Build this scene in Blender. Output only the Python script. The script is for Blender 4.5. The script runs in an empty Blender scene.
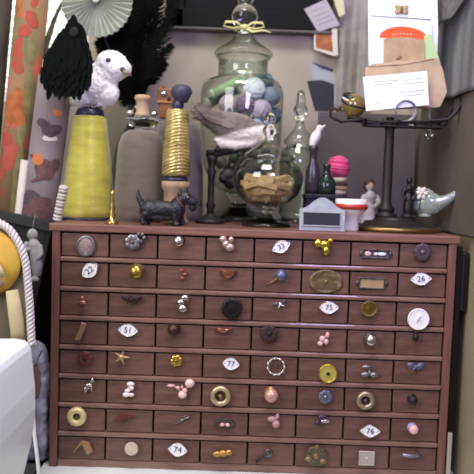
import bpy, bmesh, math, random
from mathutils import Vector, Matrix, Euler, noise
PI = math.pi
random.seed(7)
scene = bpy.context.scene
COL = scene.collection

# ------------------------------------------------------------------ camera
CAM = Vector((-0.0305, -1.1513, 0.4796)); YAW, PITCH, ROLL, F = 0.001, 0.07, 0.0332, 700.0
TOP = 0.412                      # height of the cabinet's top above the table
_f = Vector((math.sin(YAW)*math.cos(PITCH), math.cos(YAW)*math.cos(PITCH), -math.sin(PITCH)))
_r0 = Vector((math.cos(YAW), -math.sin(YAW), 0)); _u0 = _r0.cross(_f)
RT = _r0*math.cos(ROLL) + _u0*math.sin(ROLL); UP = -_r0*math.sin(ROLL) + _u0*math.cos(ROLL)
def proj(P):
    d = Vector(P) - CAM
    return 237 + F*d.dot(RT)/d.dot(_f), 237 - F*d.dot(UP)/d.dot(_f)
def at(px, py, Y):
    d = _f + RT*((px-237)/F) + UP*((237-py)/F)
    return CAM + d*((Y-CAM.y)/d.y)
def S(Y): return (Y - CAM.y)/F
def base(px, Y, z=TOP):
    X = 0.0
    for _ in range(6): X += (px - proj((X, Y, z))[0])*S(Y)
    return Vector((X, Y, z))
cam = bpy.data.cameras.new('camera'); co = bpy.data.objects.new('camera', cam); COL.objects.link(co)
m = Matrix((RT, UP, -_f)).transposed().to_4x4(); m.translation = CAM; co.matrix_world = m
cam.sensor_width = 36; cam.lens = 36*F/474; cam.clip_start = 0.02
cam.dof.use_dof = True; cam.dof.focus_distance = .96; cam.dof.aperture_fstop = 7.5
scene.camera = co

# ------------------------------------------------------------------ materials
def lin(h):
    h = h.lstrip('#'); c = [int(h[i:i+2], 16)/255 for i in (0, 2, 4)]
    return tuple(((v+.055)/1.055)**2.4 if v > .04045 else v/12.92 for v in c) + (1,)
_M = {}
def mat(name, c, rough=.6, metal=0, c2=None, scale=20, stretch=(1,1,1), bump=0, bscale=None, trans=0, ior=1.45, sheen=0, coat=0, thr=(.35,.65), spec=.5):
    if name in _M: return _M[name]
    M = bpy.data.materials.new(name); M.use_nodes = True; _M[name] = M
    n = M.node_tree.nodes; l = M.node_tree.links; b = n['Principled BSDF']
    b.inputs['Base Color'].default_value = lin(c); b.inputs['Roughness'].default_value = rough
    b.inputs['Metallic'].default_value = metal; b.inputs['IOR'].default_value = ior
    b.inputs['Transmission Weight'].default_value = trans; b.inputs['Specular IOR Level'].default_value = spec
    b.inputs['Sheen Weight'].default_value = sheen; b.inputs['Coat Weight'].default_value = coat
    if c2 or bump:
        tc = n.new('ShaderNodeTexCoord'); mp = n.new('ShaderNodeMapping'); mp.inputs['Scale'].default_value = stretch
        l.new(tc.outputs['Object'], mp.inputs[0])
    if c2:
        nt = n.new('ShaderNodeTexNoise'); nt.inputs['Scale'].default_value = scale; nt.inputs['Detail'].default_value = 5
        l.new(mp.outputs[0], nt.inputs[0]); r = n.new('ShaderNodeValToRGB')
        r.color_ramp.elements[0].position = thr[0]; r.color_ramp.elements[1].position = thr[1]
        r.color_ramp.elements[0].color = lin(c); r.color_ramp.elements[1].color = lin(c2)
        l.new(nt.outputs[0], r.inputs[0]); l.new(r.outputs[0], b.inputs['Base Color'])
    if bump:
        nb = n.new('ShaderNodeTexNoise'); nb.inputs['Scale'].default_value = bscale or scale*3; nb.inputs['Detail'].default_value = 4
        l.new(mp.outputs[0], nb.inputs[0]); bp = n.new('ShaderNodeBump'); bp.inputs['Strength'].default_value = bump; bp.inputs['Distance'].default_value = .003
        l.new(nb.outputs[0], bp.inputs['Height']); l.new(bp.outputs[0], b.inputs['Normal'])
    return M
def thread(name, c, c2, pitch=260, rough=.35, strength=.6, sheen=.4, metal=0):
    """wound yarn: fine slanted rings over a soft tone change"""
    if name in _M: return _M[name]
    M = mat(name, c, rough, metal, c2=c2, scale=20, stretch=(1.2,1.2,4), sheen=sheen, thr=(.3,.7))
    n = M.node_tree.nodes; l = M.node_tree.links; b = n['Principled BSDF']
    tc = n.new('ShaderNodeTexCoord'); mp = n.new('ShaderNodeMapping'); mp.inputs['Rotation'].default_value = (.3, .22, 0)
    w = n.new('ShaderNodeTexWave'); w.bands_direction = 'Z'; w.inputs['Scale'].default_value = pitch/1.9; w.inputs['Distortion'].default_value = 3; w.inputs['Detail'].default_value = 2
    l.new(tc.outputs['Object'], mp.inputs[0]); l.new(mp.outputs[0], w.inputs[0])
    bp = n.new('ShaderNodeBump'); bp.inputs['Strength'].default_value = strength; bp.inputs['Distance'].default_value = .0007
    l.new(w.outputs[0], bp.inputs['Height']); l.new(bp.outputs[0], b.inputs['Normal'])
    return M
def thin_glass(name, tint='#e4ece8', refl=.05, rough=.03):
    if name in _M: return _M[name]
    M = bpy.data.materials.new(name); M.use_nodes = True; _M[name] = M
    n = M.node_tree.nodes; l = M.node_tree.links; n.clear()
    o = n.new('ShaderNodeOutputMaterial'); mx = n.new('ShaderNodeMixShader'); t = n.new('ShaderNodeBsdfTransparent'); g = n.new('ShaderNodeBsdfGlossy')
    t.inputs[0].default_value = lin(tint); g.inputs['Roughness'].default_value = rough; g.inputs[0].default_value = (.95,1,.97,1)
    lw = n.new('ShaderNodeLayerWeight'); lw.inputs[0].default_value = .5
    e = n.new('ShaderNodeMath'); e.operation = 'POWER'; e.inputs[1].default_value = 2.5; l.new(lw.outputs['Facing'], e.inputs[0])
    cm_ = n.new('ShaderNodeMix'); cm_.data_type = 'RGBA'; l.new(e.outputs[0], cm_.inputs[0]); cm_.inputs[6].default_value = lin(tint); cm_.inputs[7].default_value = lin('#7d8880'); l.new(cm_.outputs[2], t.inputs[0])
    p = n.new('ShaderNodeMath'); p.operation = 'POWER'; p.inputs[1].default_value = 3
    a = n.new('ShaderNodeMath'); a.operation = 'MULTIPLY_ADD'; a.inputs[1].default_value = .75; a.inputs[2].default_value = refl
    l.new(lw.outputs['Facing'], p.inputs[0]); l.new(p.outputs[0], a.inputs[0]); l.new(a.outputs[0], mx.inputs[0])
    l.new(t.outputs[0], mx.inputs[1]); l.new(g.outputs[0], mx.inputs[2]); l.new(mx.outputs[0], o.inputs[0])
    return M

# ------------------------------------------------------------------ mesh builder
def MX(loc=(0,0,0), rot=(0,0,0), sc=(1,1,1)):
    return Matrix.Translation(loc) @ Euler(rot).to_matrix().to_4x4() @ Matrix.Diagonal(tuple(sc)+(1,))
class MB:
    def __init__(s): s.bm = bmesh.new(); s.mats = []
    def mi(s, m):
        if m not in s.mats: s.mats.append(m)
        return s.mats.index(m)
    def _fin(s, verts, m, smooth, M=None):
        if M is not None:
            for v in verts: v.co = M @ v.co
        fs = set()
        for v in verts: fs.update(v.link_faces)
        k = s.mi(m)
        for f in fs: f.material_index = k; f.smooth = smooth
    def box(s, c, size, m, bev=0, rot=(0,0,0), M=None):
        r = bmesh.ops.create_cube(s.bm, size=1); vs = r['verts']
        A = MX(c, rot) @ Matrix.Diagonal(tuple(size)+(1,))
        if M is not None: A = M @ A
        for v in vs: v.co = A @ v.co
        if bev:
            es = set(); [es.update(v.link_edges) for v in vs]
            r = bmesh.ops.bevel(s.bm, geom=list(es), offset=bev, segments=2, affect='EDGES', profile=.5)
            vs = list({v for v in r['verts']} | {v for v in vs if v.is_valid})
        s._fin(vs, m, False)
    def lathe(s, prof, m, c=(0,0,0), seg=32, M=None, smooth=True, wob=0):
        rings = []; vs = []
        for r, z in prof:
            if r <= 1e-6: ring = [s.bm.verts.new((c[0], c[1], c[2]+z))]
            else: ring = [s.bm.verts.new((c[0]+(r+wob*math.sin(i*5.1+z*900))*math.cos(2*PI*i/seg), c[1]+(r+wob*math.sin(i*5.1+z*900))*math.sin(2*PI*i/seg), c[2]+z)) for i in range(seg)]
            rings.append(ring); vs += ring
        for a, b in zip(rings, rings[1:]):
            for i in range(seg):
                j = (i+1) % seg
                if len(a) == 1 and len(b) == 1: break
                if len(a) == 1: s.bm.faces.new((a[0], b[j], b[i]))
                elif len(b) == 1: s.bm.faces.new((a[i], a[j], b[0]))
                else: s.bm.faces.new((a[i], a[j], b[j], b[i]))
        s._fin(vs, m, smooth, M)
    def tube(s, pts, rad, m, seg=10, closed=False, M=None, flat=1.0):
        pts = [Vector(p) for p in pts]; n = len(pts); rings = []; vs = []; prev = None
        for i, p in enumerate(pts):
            if closed: t = pts[(i+1) % n] - pts[i-1]
            else: t = pts[min(i+1, n-1)] - pts[max(i-1, 0)]
            t.normalize()
            if prev is None: a = t.orthogonal().normalized()
            else: a = (prev - t*prev.dot(t)).normalized()
            prev = a; b = t.cross(a); r = rad[i] if isinstance(rad, (list, tuple)) else rad
            ring = [s.bm.verts.new(p + a*r*math.cos(2*PI*k/seg) + b*r*flat*math.sin(2*PI*k/seg)) for k in range(seg)]
            rings.append(ring); vs += ring
        pairs = list(zip(rings, rings[1:])) + ([(rings[-1], rings[0])] if closed else [])
        for a, b in pairs:
            for k in range(seg): s.bm.faces.new((a[k], a[(k+1) % seg], b[(k+1) % seg], b[k]))
        if not closed: s.bm.faces.new(rings[0][::-1]); s.bm.faces.new(rings[-1])
        s._fin(vs, m, True, M)
    def ell(s, c, r, m, rot=(0,0,0), u=20, v=12, M=None, smooth=True):
        R = bmesh.ops.create_uvsphere(s.bm, u_segments=u, v_segments=v, radius=1)
        A = MX(c, rot, r)
        if M is not None: A = M @ A
        s._fin(R['verts'], m, smooth, A)
    def torus(s, c, R, r, m, rot=(0,0,0), seg=32, ring=10, M=None, sc=(1,1,1)):
        pts = [(R*math.cos(2*PI*i/seg), R*math.sin(2*PI*i/seg), 0) for i in range(seg)]
        A = MX(c, rot, sc)
        if M is not None: A = M @ A
        s.tube(pts, r, m, ring, True, A)
    def prism(s, poly, d, m, M=None, y0=0, inset=0):
        """outline in x,z ; front at y0, back at y0+d"""
        if inset:
            cx = sum(p[0] for p in poly)/len(poly); cz = sum(p[1] for p in poly)/len(poly)
            fr = [s.bm.verts.new((cx+(x-cx)*(1-inset), y0, cz+(z-cz)*(1-inset))) for x, z in poly]
            mid = [s.bm.verts.new((x, y0+d*.35, z)) for x, z in poly]
        else: fr = [s.bm.verts.new((x, y0, z)) for x, z in poly]; mid = None
        bk = [s.bm.verts.new((x, y0+d, z)) for x, z in poly]; n = len(poly)
        s.bm.faces.new(fr); s.bm.faces.new(bk[::-1])
        L = [fr, mid, bk] if mid else [fr, bk]
        for A_, B_ in zip(L, L[1:]):
            for i in range(n): s.bm.faces.new((A_[i], B_[i], B_[(i+1) % n], A_[(i+1) % n]))
        s._fin(fr+bk+(mid or []), m, False, M)
    def text(s, txt, size, m, M, depth=.0004):
        cu = bpy.data.curves.new('t', 'FONT'); cu.body = txt; cu.size = size; cu.align_x = 'CENTER'; cu.align_y = 'CENTER'; cu.extrude = depth
        o = bpy.data.objects.new('t', cu); COL.objects.link(o); dg = bpy.context.evaluated_depsgraph_get()
        me = bpy.data.meshes.new_from_object(o.evaluated_get(dg)); n0 = len(s.bm.verts); s.bm.from_mesh(me)
        s.bm.verts.ensure_lookup_table(); vs = s.bm.verts[n0:]
        s._fin(vs, m, False, M @ Matrix.Rotation(PI/2, 4, 'X'))
        bpy.data.objects.remove(o); bpy.data.meshes.remove(me); bpy.data.curves.remove(cu)
    def build(s, name, parent=None, loc=(0,0,0), rot=(0,0,0), fix=True):
        if fix: bmesh.ops.recalc_face_normals(s.bm, faces=s.bm.faces)
        me = bpy.data.meshes.new(name); s.bm.to_mesh(me); s.bm.free()
        for m_ in s.mats: me.materials.append(m_)
        o = bpy.data.objects.new(name, me); COL.objects.link(o); o.location = loc; o.rotation_euler = rot
        if parent: o.parent = parent
        return o
def tag(o, label, cat, group=None):
    o['label'] = label; o['category'] = cat
    if group: o['group'] = group
    return o
def thing(name, label, cat, loc=(0,0,0), group=None, rot=(0,0,0)):
    o = bpy.data.objects.new(name, None); COL.objects.link(o); o.location = loc; o.rotation_euler = rot; o.empty_display_size = .02
    return tag(o, label, cat, group)
def struct(o): o['kind'] = 'structure'; return o
def remesh(o, vox=.0015, it=4, disp=0, dscale=.01):
    r = o.modifiers.new('r', 'REMESH'); r.mode = 'VOXEL'; r.voxel_size = vox; r.use_smooth_shade = True
    sm = o.modifiers.new('s', 'SMOOTH'); sm.iterations = it
    if disp:
        t = bpy.data.textures.new('c', 'CLOUDS'); t.noise_scale = dscale
        d = o.modifiers.new('d', 'DISPLACE'); d.texture = t; d.strength = disp; d.mid_level = .5
def part(name, parent, fn):
    b = MB(); fn(b); return b.build(name, parent)

# ------------------------------------------------------------------ shared materials
wood_top = mat('top wood', '#865f52', .36, c2='#724e42', scale=14, stretch=(1.2,14,14), bump=.12, coat=.15)
wood_rail = mat('rail wood', '#87665a', .28, c2='#735449', scale=14, stretch=(1.2,14,14), bump=.12, coat=.35)
wood_side = mat('stile wood', '#7c544a', .42, c2='#68453c', scale=14, stretch=(14,14,1.2), bump=.12)
wood_dr = [mat('drawer wood %d' % i, a, .45, c2=b, scale=12, stretch=(2,10,12), bump=.14) for i, (a, b) in enumerate((('#704f46','#5b3e35'), ('#6a4a40','#563a31'), ('#745348','#5f4237'), ('#6f5045','#5c4137')))]
dark_in = mat('drawer gap dark', '#1a0f0d', .9)
brass = mat('brass', '#b59a52', .3, 1, c2='#8d7338', scale=60)
abrass = mat('aged brass', '#94815c', .5, .55, c2='#6d5a3c', scale=120, bump=.3)
gold = mat('bright gold', '#d9bb4e', .28, 1)
copper = mat('copper', '#b47b5f', .35, .8)
silver = mat('silver', '#c9c4c2', .25, 1)
dsilver = mat('tarnished silver', '#77706f', .4, .8, c2='#4b4545', scale=150)
iron = mat('dark iron', '#2b2625', .5, .4)
blackm = mat('black lacquer', '#0e0d10', .35)
white_en = mat('white enamel', '#eeecea', .3)
ink = mat('black ink', '#46474f', .6)
cream = mat('cream ceramic', '#d8cbab', .45)
pink_p = mat('pink pearl', '#e0b3b0', .3)
darkred = mat('dark red', '#5b2524', .5)
bluegrey = mat('blue grey metal', '#6d7088', .35, .5)
crystal = mat('solid glass', '#f2f7f5', .02, trans=1, ior=1.48)
crystal_pink = mat('pinkish glass', '#dcc5c2', .06, trans=.7, ior=1.5)
tan = mat('tan paper', '#b79a72', .8, c2='#a08057', scale=60)
pale_wood = mat('pale wood', '#a58a6e', .6, c2='#8d7258', scale=12, stretch=(10,10,1))
# ------------------------------------------------------------------ room
wall_m = mat('plaster wall', '#b3a899', .9, c2='#a79c8e', scale=5, bump=.05)
wall_r = mat('olive plaster wall', '#94876a', .9, c2='#887c61', scale=6, bump=.05)
floor_m = mat('dark floor boards', '#4a3b31', .6, c2='#3a2d25', scale=4, stretch=(1,9,1))
WY = .44; WX = .362; FZ = -.75
b = MB()     # back wall with a window opening on the left
x0, x1, z0, z1 = -.86, -.375, .655, 1.25
b.box(((-1.6+x0)/2, WY+.05, .5), (x0+1.6, .1, 2.5), wall_m); b.box(((x1+WX)/2, WY+.05, .5), (WX-x1, .1, 2.5), wall_m)
b.box(((x0+x1)/2, WY+.05, (z0+FZ)/2), (x1-x0, .1, z0-FZ), wall_m); b.box(((x0+x1)/2, WY+.05, (z1+1.75)/2), (x1-x0, .1, 1.75-z1), wall_m)
struct(b.build('wall_back'))
b = MB(); b.box((WX+.05, -.75, .5), (.1, 2.6, 2.5), wall_r); struct(b.build('wall_right'))
b = MB(); b.box((-.55, -.75, FZ-.03), (2.2, 2.6, .06), floor_m); struct(b.build('floor'))
win = thing('window_1', 'window', 'window', (0,0,0)); del win['label']; del win['category']; struct(win)
wf = mat('window paint', '#e9e6dc', .5)
def fr(b):
    for c, s in ((((x0+x1)/2, WY+.03, z0+.012), (x1-x0, .06, .024)), (((x0+x1)/2, WY+.03, z1-.012), (x1-x0, .06, .024)), ((x0+.012, WY+.03, (z0+z1)/2), (.024, .06, z1-z0)), ((x1-.012, WY+.03, (z0+z1)/2), (.024, .06, z1-z0)), (((x0+x1)/2-.05, WY+.03, (z0+z1)/2), (.02, .05, z1-z0))): b.box(c, s, wf, .002)
part('window_frame', win, fr)
part('pane', win, lambda b: b.box(((x0+x1)/2, WY+.05, (z0+z1)/2), (x1-x0, .004, z1-z0), thin_glass('window glass', '#f4f8f6', .04)))
bl = mat('blind slat', '#dcdcd4', .5)
bo = MB()
for i in range(22): bo.box(((x0+x1)/2, WY+.008, z0+.03+i*.0255), (x1-x0-.05, .014, .0012), bl, rot=(.5,0,0))
bo.build('window_blind', win)

# tables the things stand on
white_t = mat('white laminate', '#dfe3df', .35, c2='#d5dad6', scale=9)
t = thing('side_table', 'white laminate table carrying the many-drawered wooden cabinet', 'table', (.006, .12, FZ))
part('table_top', t, lambda b: b.box((0, .01, .73), (.708, .58, .04), white_t, .004))
for sx in (-1, 1):
    for sy in (-1, 1): part('leg', t, lambda b: b.box((sx*.32, .01+sy*.24, .354), (.045, .045, .708), white_t, .003))
gbench = mat('dark grey bench paint', '#4c4d4b', .7, c2='#3e3f3e', scale=30)
t = thing('bench', 'dark grey bench left of the wooden cabinet, carrying the black bin', 'bench', (-.68, -.12, FZ))
part('bench_top', t, lambda b: b.box((0, 0, .73), (.655, .96, .04), gbench, .003))
for sx in (-1, 1):
    for sy in (-1, 1): part('leg', t, lambda b: b.box((sx*.28, sy*.43, .354), (.05, .05, .708), gbench, .003))

# ------------------------------------------------------------------ cabinet
W2 = .334; GT = .3965; RP = .0492; DH = .0385; DEP = .37
cab = thing('drawer_cabinet', 'reddish brown wooden cabinet of sixty-four small drawers with odd collected knobs', 'cabinet', (0,0,0))
def f(b):
    b.box((0, DEP/2-.001, TOP-.0065), (2*W2+.010, DEP+.004, .013), wood_top, .0022)
part('top_board', cab, f)
def f(b):
    for s in (-1, 1): b.box((s*(W2-.0065), DEP/2, (TOP-.013)/2), (.013, DEP, TOP-.013), wood_side, .001)
    b.box((0, DEP-.004, .2), (2*W2-.026, .008, .39), dark_in)
    b.box((0, DEP/2, .0065), (2*W2-.026, DEP-.008, .013), wood_rail, .001)
    for c in range(1, 8): b.box((-.32+.08*c, .05, .205), (.0018, .08, .383), dark_in)
part('body', cab, f)
for r in range(7):
    z = GT - RP*r - DH - (RP-DH)/2
    part('rail', cab, lambda b: (b.box((0, .012, z+.0006), (.641, .025, RP-DH-.0028), wood_rail, .0022), b.box((0, .18, z), (.641, .3, .003), dark_in)))
drawers = {}
for r in range(8):
    for c in range(8):
        cx = -.32+.08*(c+.5); cz = GT - RP*r - DH/2
        b = MB(); m_ = wood_dr[(r*3+c*5+(r*c) % 3) % 4]
        b.box((0, .004, 0), (.0768, .008, DH-.0012), m_, .0009)
        b.box((0, .06, -.003), (.074, .105, DH-.010), dark_in)
        drawers[r, c] = b.build('drawer', cab, (cx, .0025, cz))
random.seed(3)
def knob(r, c, px, py, name, fn, label=None):
    """r,c count from 1; the pull is built around the spot where it is fixed on the drawer front"""
    d = drawers[r-1, c-1]; p = at(px, py, 0) - d.location
    b = MB(); fn(b); o = b.build(name, d, (p.x, 0, p.z))
    if label: o['label'] = label
    return o
U = 1/609.0
def post(b, m, l=.008, r=.0022): b.lathe([(0,0),(r,0),(r,l),(0,l)], m, M=MX((0,0,0),(PI/2,0,0)), seg=10)
def lens(w, h, n=14, p=1.5):
    pts = []
    for i in range(n+1): t = -1+2*i/n; pts.append((t*w/2, h/2*(1-abs(t)**p)))
    return pts + [(x, -z) for x, z in pts[-2:0:-1]]
def oval(w, h, tilt, txt, M0=white_en, p=1.7, y=-.009):
    def fn(b):
        A = Matrix.Rotation(tilt, 4, 'Y'); P = lens(w*U, h*U, 14, p)
        post(b, dsilver, .008); b.prism(P, .0018, M0, A, y)
        b.tube([(x, y, z) for x, z in lens(w*U*.99, h*U*.97, 14, p)], .0006, silver, 6, True, A)
        b.text(txt, h*U*.62, ink, A @ Matrix.Translation((0, y-.0004, 0)))
        for s in (-1, 1): b.ell((s*w*U*.37, y-.0003, 0), (.0011,.0006,.0009), ink, M=A, u=8, v=6)
    return fn
def disc(r, m, prof=None, hole=None, rim=None):
    def fn(b):
        R = r*U; A = MX((0,0,0),(PI/2,0,0)); post(b, m, .007)
        b.lathe([(0,.006),(R*.7,.006),(R,.0075),(R,.009),(R*.93,.0105),(R*.8,.0098),(R*.3,.0108),(0,.0115)], m, M=A, seg=24)
        if rim: b.torus((0,-.010,0), R*.93, .0009, rim, (PI/2,0,0))
        if hole: b.ell((0,-.0115,0), (R*hole,.0018,R*hole), blackm)
    return fn
def ring(R, r, m, core=None):
    def fn(b):
        post(b, core or dsilver, .010, .0028); b.torus((0,-.008,0), R*U, r*U, m, (PI/2,0,0), 28, 10)
        for k in range(12): b.ell((R*U*math.cos(k*PI/6), -.008-r*U*.8, R*U*math.sin(k*PI/6)), (.0010,.0008,.0010), m, u=8, v=6)
        if core: b.ell((0,-.010,0), (.0035,.002,.0035), core)
    return fn
def flower(n, R, m, core, asp=.45):
    def fn(b):
        post(b, m, .008)
        for k in range(n):
            a = 2*PI*k/n+.2; b.ell((R*U*.58*math.cos(a), -.008, R*U*.58*math.sin(a)), (R*U*.45, .0016, R*U*asp), m, (0,-a,0), u=12, v=8)
        b.ell((0,-.0095,0), (R*U*.3,.0022,R*U*.3), core, u=12, v=8)
    return fn
def star(n, R, m, rot=0, inner=.42):
    def fn(b):
        P = [((R if k % 2 == 0 else R*inner)*U*math.sin(PI*k/n+rot), (R if k % 2 == 0 else R*inner)*U*math.cos(PI*k/n+rot)) for k in range(2*n)]
        post(b, m, .007); b.prism(P, .003, m, None, -.010, .25); b.ell((0,-.010,0), (R*U*.3,.0015,R*U*.3), m, u=10, v=6)
    return fn
def bow(w, m, tilt=0, m2=None):
    def fn(b):
        A = Matrix.Rotation(tilt, 4, 'Y'); post(b, m, .007)
        for s in (-1, 1):
            b.ell((s*w*U*.27, -.008, w*U*.06), (w*U*.25, .002, w*U*.17), m2 or m, (0, -s*.35, 0), M=A, u=12, v=8)
            b.tube([(0,-.008,0), (s*w*U*.12,-.009,-w*U*.14), (s*w*U*.26,-.008,-w*U*.24)], [.0012,.001,.0006], m, 6, M=A)
        b.ell((0,-.0095,0), (w*U*.1,.002,w*U*.1), m, M=A, u=10, v=6)
    return fn
def gem(w, h, m, mset, tilt=0):
    def fn(b):
        A = Matrix.Rotation(tilt, 4, 'Y'); post(b, mset, .006, .003)
        b.torus((0,-.006,0), 1, .14, mset, (PI/2,0,0), 20, 8, A, (w*U*.5, h*U*.5, .006))
        b.ell((0,-.007,0), (w*U*.44,.006,h*U*.44), m, M=A, u=9, v=7, smooth=False)
    return fn
def cup(w, h, m):
    def fn(b):
        b.prism([(-w*U/2,h*U*.3),(w*U/2,h*U*.3),(w*U/2,h*U*.5),(-w*U/2,h*U*.5)], .0018, m, None, -.0022)
        P = []
        for i in range(9):
            a = PI*i/8; P.append([(w*U*.5*math.cos(a)*math.cos(q), -.002-.012*math.cos(q)*.9*math.sin(a), h*U*.45-h*U*.9*math.sin(q)*math.sin(a)**.5) for q in [PI/2*j/5 for j in range(6)]])
        V = [[b.bm.verts.new(p) for p in row] for row in P]; fs = []
        for i in range(8):
            for j in range(5): fs.append(b.bm.faces.new((V[i][j],V[i+1][j],V[i+1][j+1],V[i][j+1])))
        b._fin([v for row in V for v in row], m, True)
    return fn
def bar(w, m, h=2.2):
    def fn(b):
        for s in (-1, 1): b.lathe([(0,0),(.0035,0),(.002,.002),(.0018,.009),(0,.009)], m, M=MX((s*w*U*.36,0,0),(PI/2,0,0)), seg=10)
        b.tube([(-w*U/2,-.009,0),(-w*U*.35,-.0105,0),(0,-.011,-.001),(w*U*.35,-.0105,0),(w*U/2,-.009,0)], [h*U*.6,h*U*.8,h*U,h*U*.8,h*U*.6], m, 8)
    return fn
def frame(w, h, m, insert, bits=None):
    def fn(b):
        w2, h2 = w*U/2, h*U/2
        for s in (-1, 1):
            b.box((0,-.0015,s*h2), (2*w2+.003,.003,.0025), m, .0006); b.box((s*w2,-.0015,0), (.0025,.003,2*h2), m, .0006)
            b.ell((s*(w2+.003),-.0015,0), (.0035,.0018,.0045), m, u=10, v=6)
        b.box((0,-.0006,0), (2*w2-.002,.0012,2*h2-.002), insert)
        for (x, z, rx, rz, mm) in bits or (): b.ell((x*U,-.0015,z*U), (rx*U,.0018,rz*U), mm, u=10, v=6)
        b.tube([(-.003,-.003,h2),(0,-.008,h2+.002),(.003,-.003,h2)], .0009, m, 6)
    return fn
def plaque(w, h, m, txt=None):
    def fn(b):
        A = MX((0,0,0),(PI/2,0,0),(w*U/2,h*U/2,1)); b.lathe([(0,0),(1,0),(1,.003),(.94,.0045),(.86,.0035),(0,.004)], m, M=A, seg=36)
        b.prism([(-w*U*.32,-h*U*.3),(w*U*.32,-h*U*.3),(w*U*.32,-h*U*.02),(-w*U*.32,-h*U*.02)], .002, abrass_d, None, -.006)
        for k in range(7): b.ell(((k-3)*w*U*.09,-.0045,h*U*(.22-.015*abs(k-3)**1.5)), (.0012,.0012,.002), abrass_d, u=8, v=6)
        post(b, m, .008, .003)
    return fn
abrass_d = mat('aged brass dark', '#6e5c40', .5, .5)
def blobs(L, m, links=True):
    def fn(b):
        post(b, m, .006)
        for (x, z, rx, rz, *mm) in L: b.ell((x*U,-.008,z*U), (rx*U,min(rx,rz)*U*.8,rz*U), mm[0] if mm else m, u=12, v=8)
        if links:
            for p, q in zip(L, L[1:]): b.tube([(p[0]*U,-.007,p[1]*U),(q[0]*U,-.007,q[1]*U)], .0009, m, 6)
    return fn
def wreath(R, m):
    def fn(b):
        b.torus((0,-.005,0), R*U*.85, .0012, m, (PI/2,0,0)); post(b, dsilver, .005)
        for k in range(11):
            a = 2*PI*k/11; b.ell((R*U*.85*math.cos(a),-.006,R*U*.85*math.sin(a)), (.0030,.0024,.0018), m, (0,-a+.8,0), u=10, v=6)
    return fn
def plate(P, m, m2=None, bord=False):
    def fn(b):
        Q = [(x*U, z*U) for x, z in P]; post(b, dsilver, .006); b.prism(Q, .0022, m, None, -.008, .12)
        if m2: b.ell((0,-.0085,0), (.0018,.0015,.0018), m2, u=10, v=6)
        if bord: b.tube([(x,-.008,z) for x, z in Q], .001, m2, 6, True)
    return fn
def feather_k(n, L, m, tilt=.5):
    def fn(b):
        b.tube([(-L*U*.5*math.cos(tilt),-.003,-L*U*.5*math.sin(tilt)),(L*U*.5*math.cos(tilt),-.004,L*U*.5*math.sin(tilt))], .0009, m, 6); post(b, m, .004)
        for k in range(n):
            t = -.45+.9*k/(n-1); x, z = L*U*t*math.cos(tilt), L*U*t*math.sin(tilt)
            for s in (-1, 1): b.tube([(x,-.003,z),(x+s*.004*math.sin(tilt)+.002,-.0035,z-s*.004*math.cos(tilt)+.002)], [.0009,.0004], m, 5)
    return fn
def ball(r, m, base_m=None):
    def fn(b):
        A = MX((0,0,0),(PI/2,0,0)); b.lathe([(0,0),(r*U*1.1,0),(r*U*1.1,.0012),(r*U*.5,.003),(r*U*.4,.006)], base_m or m, M=A, seg=18)
        b.ell((0,-.006-r*U*.6,0), (r*U,r*U*.8,r*U), m, u=16, v=10)
    return fn
lav = mat('lavender enamel', '#a596b5', .4); plum = mat('plum glass', '#3d2740', .15); steel = mat('grey steel', '#8d8a8e', .35, .9)
cinsert = mat('old label card', '#9a7a55', .8, c2='#b39a78', scale=900); dinsert = mat('dark label card', '#4b3f42', .7)
greend = mat('verdigris brass', '#6f6748', .5, .5, c2='#3f4231', scale=300)
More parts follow.
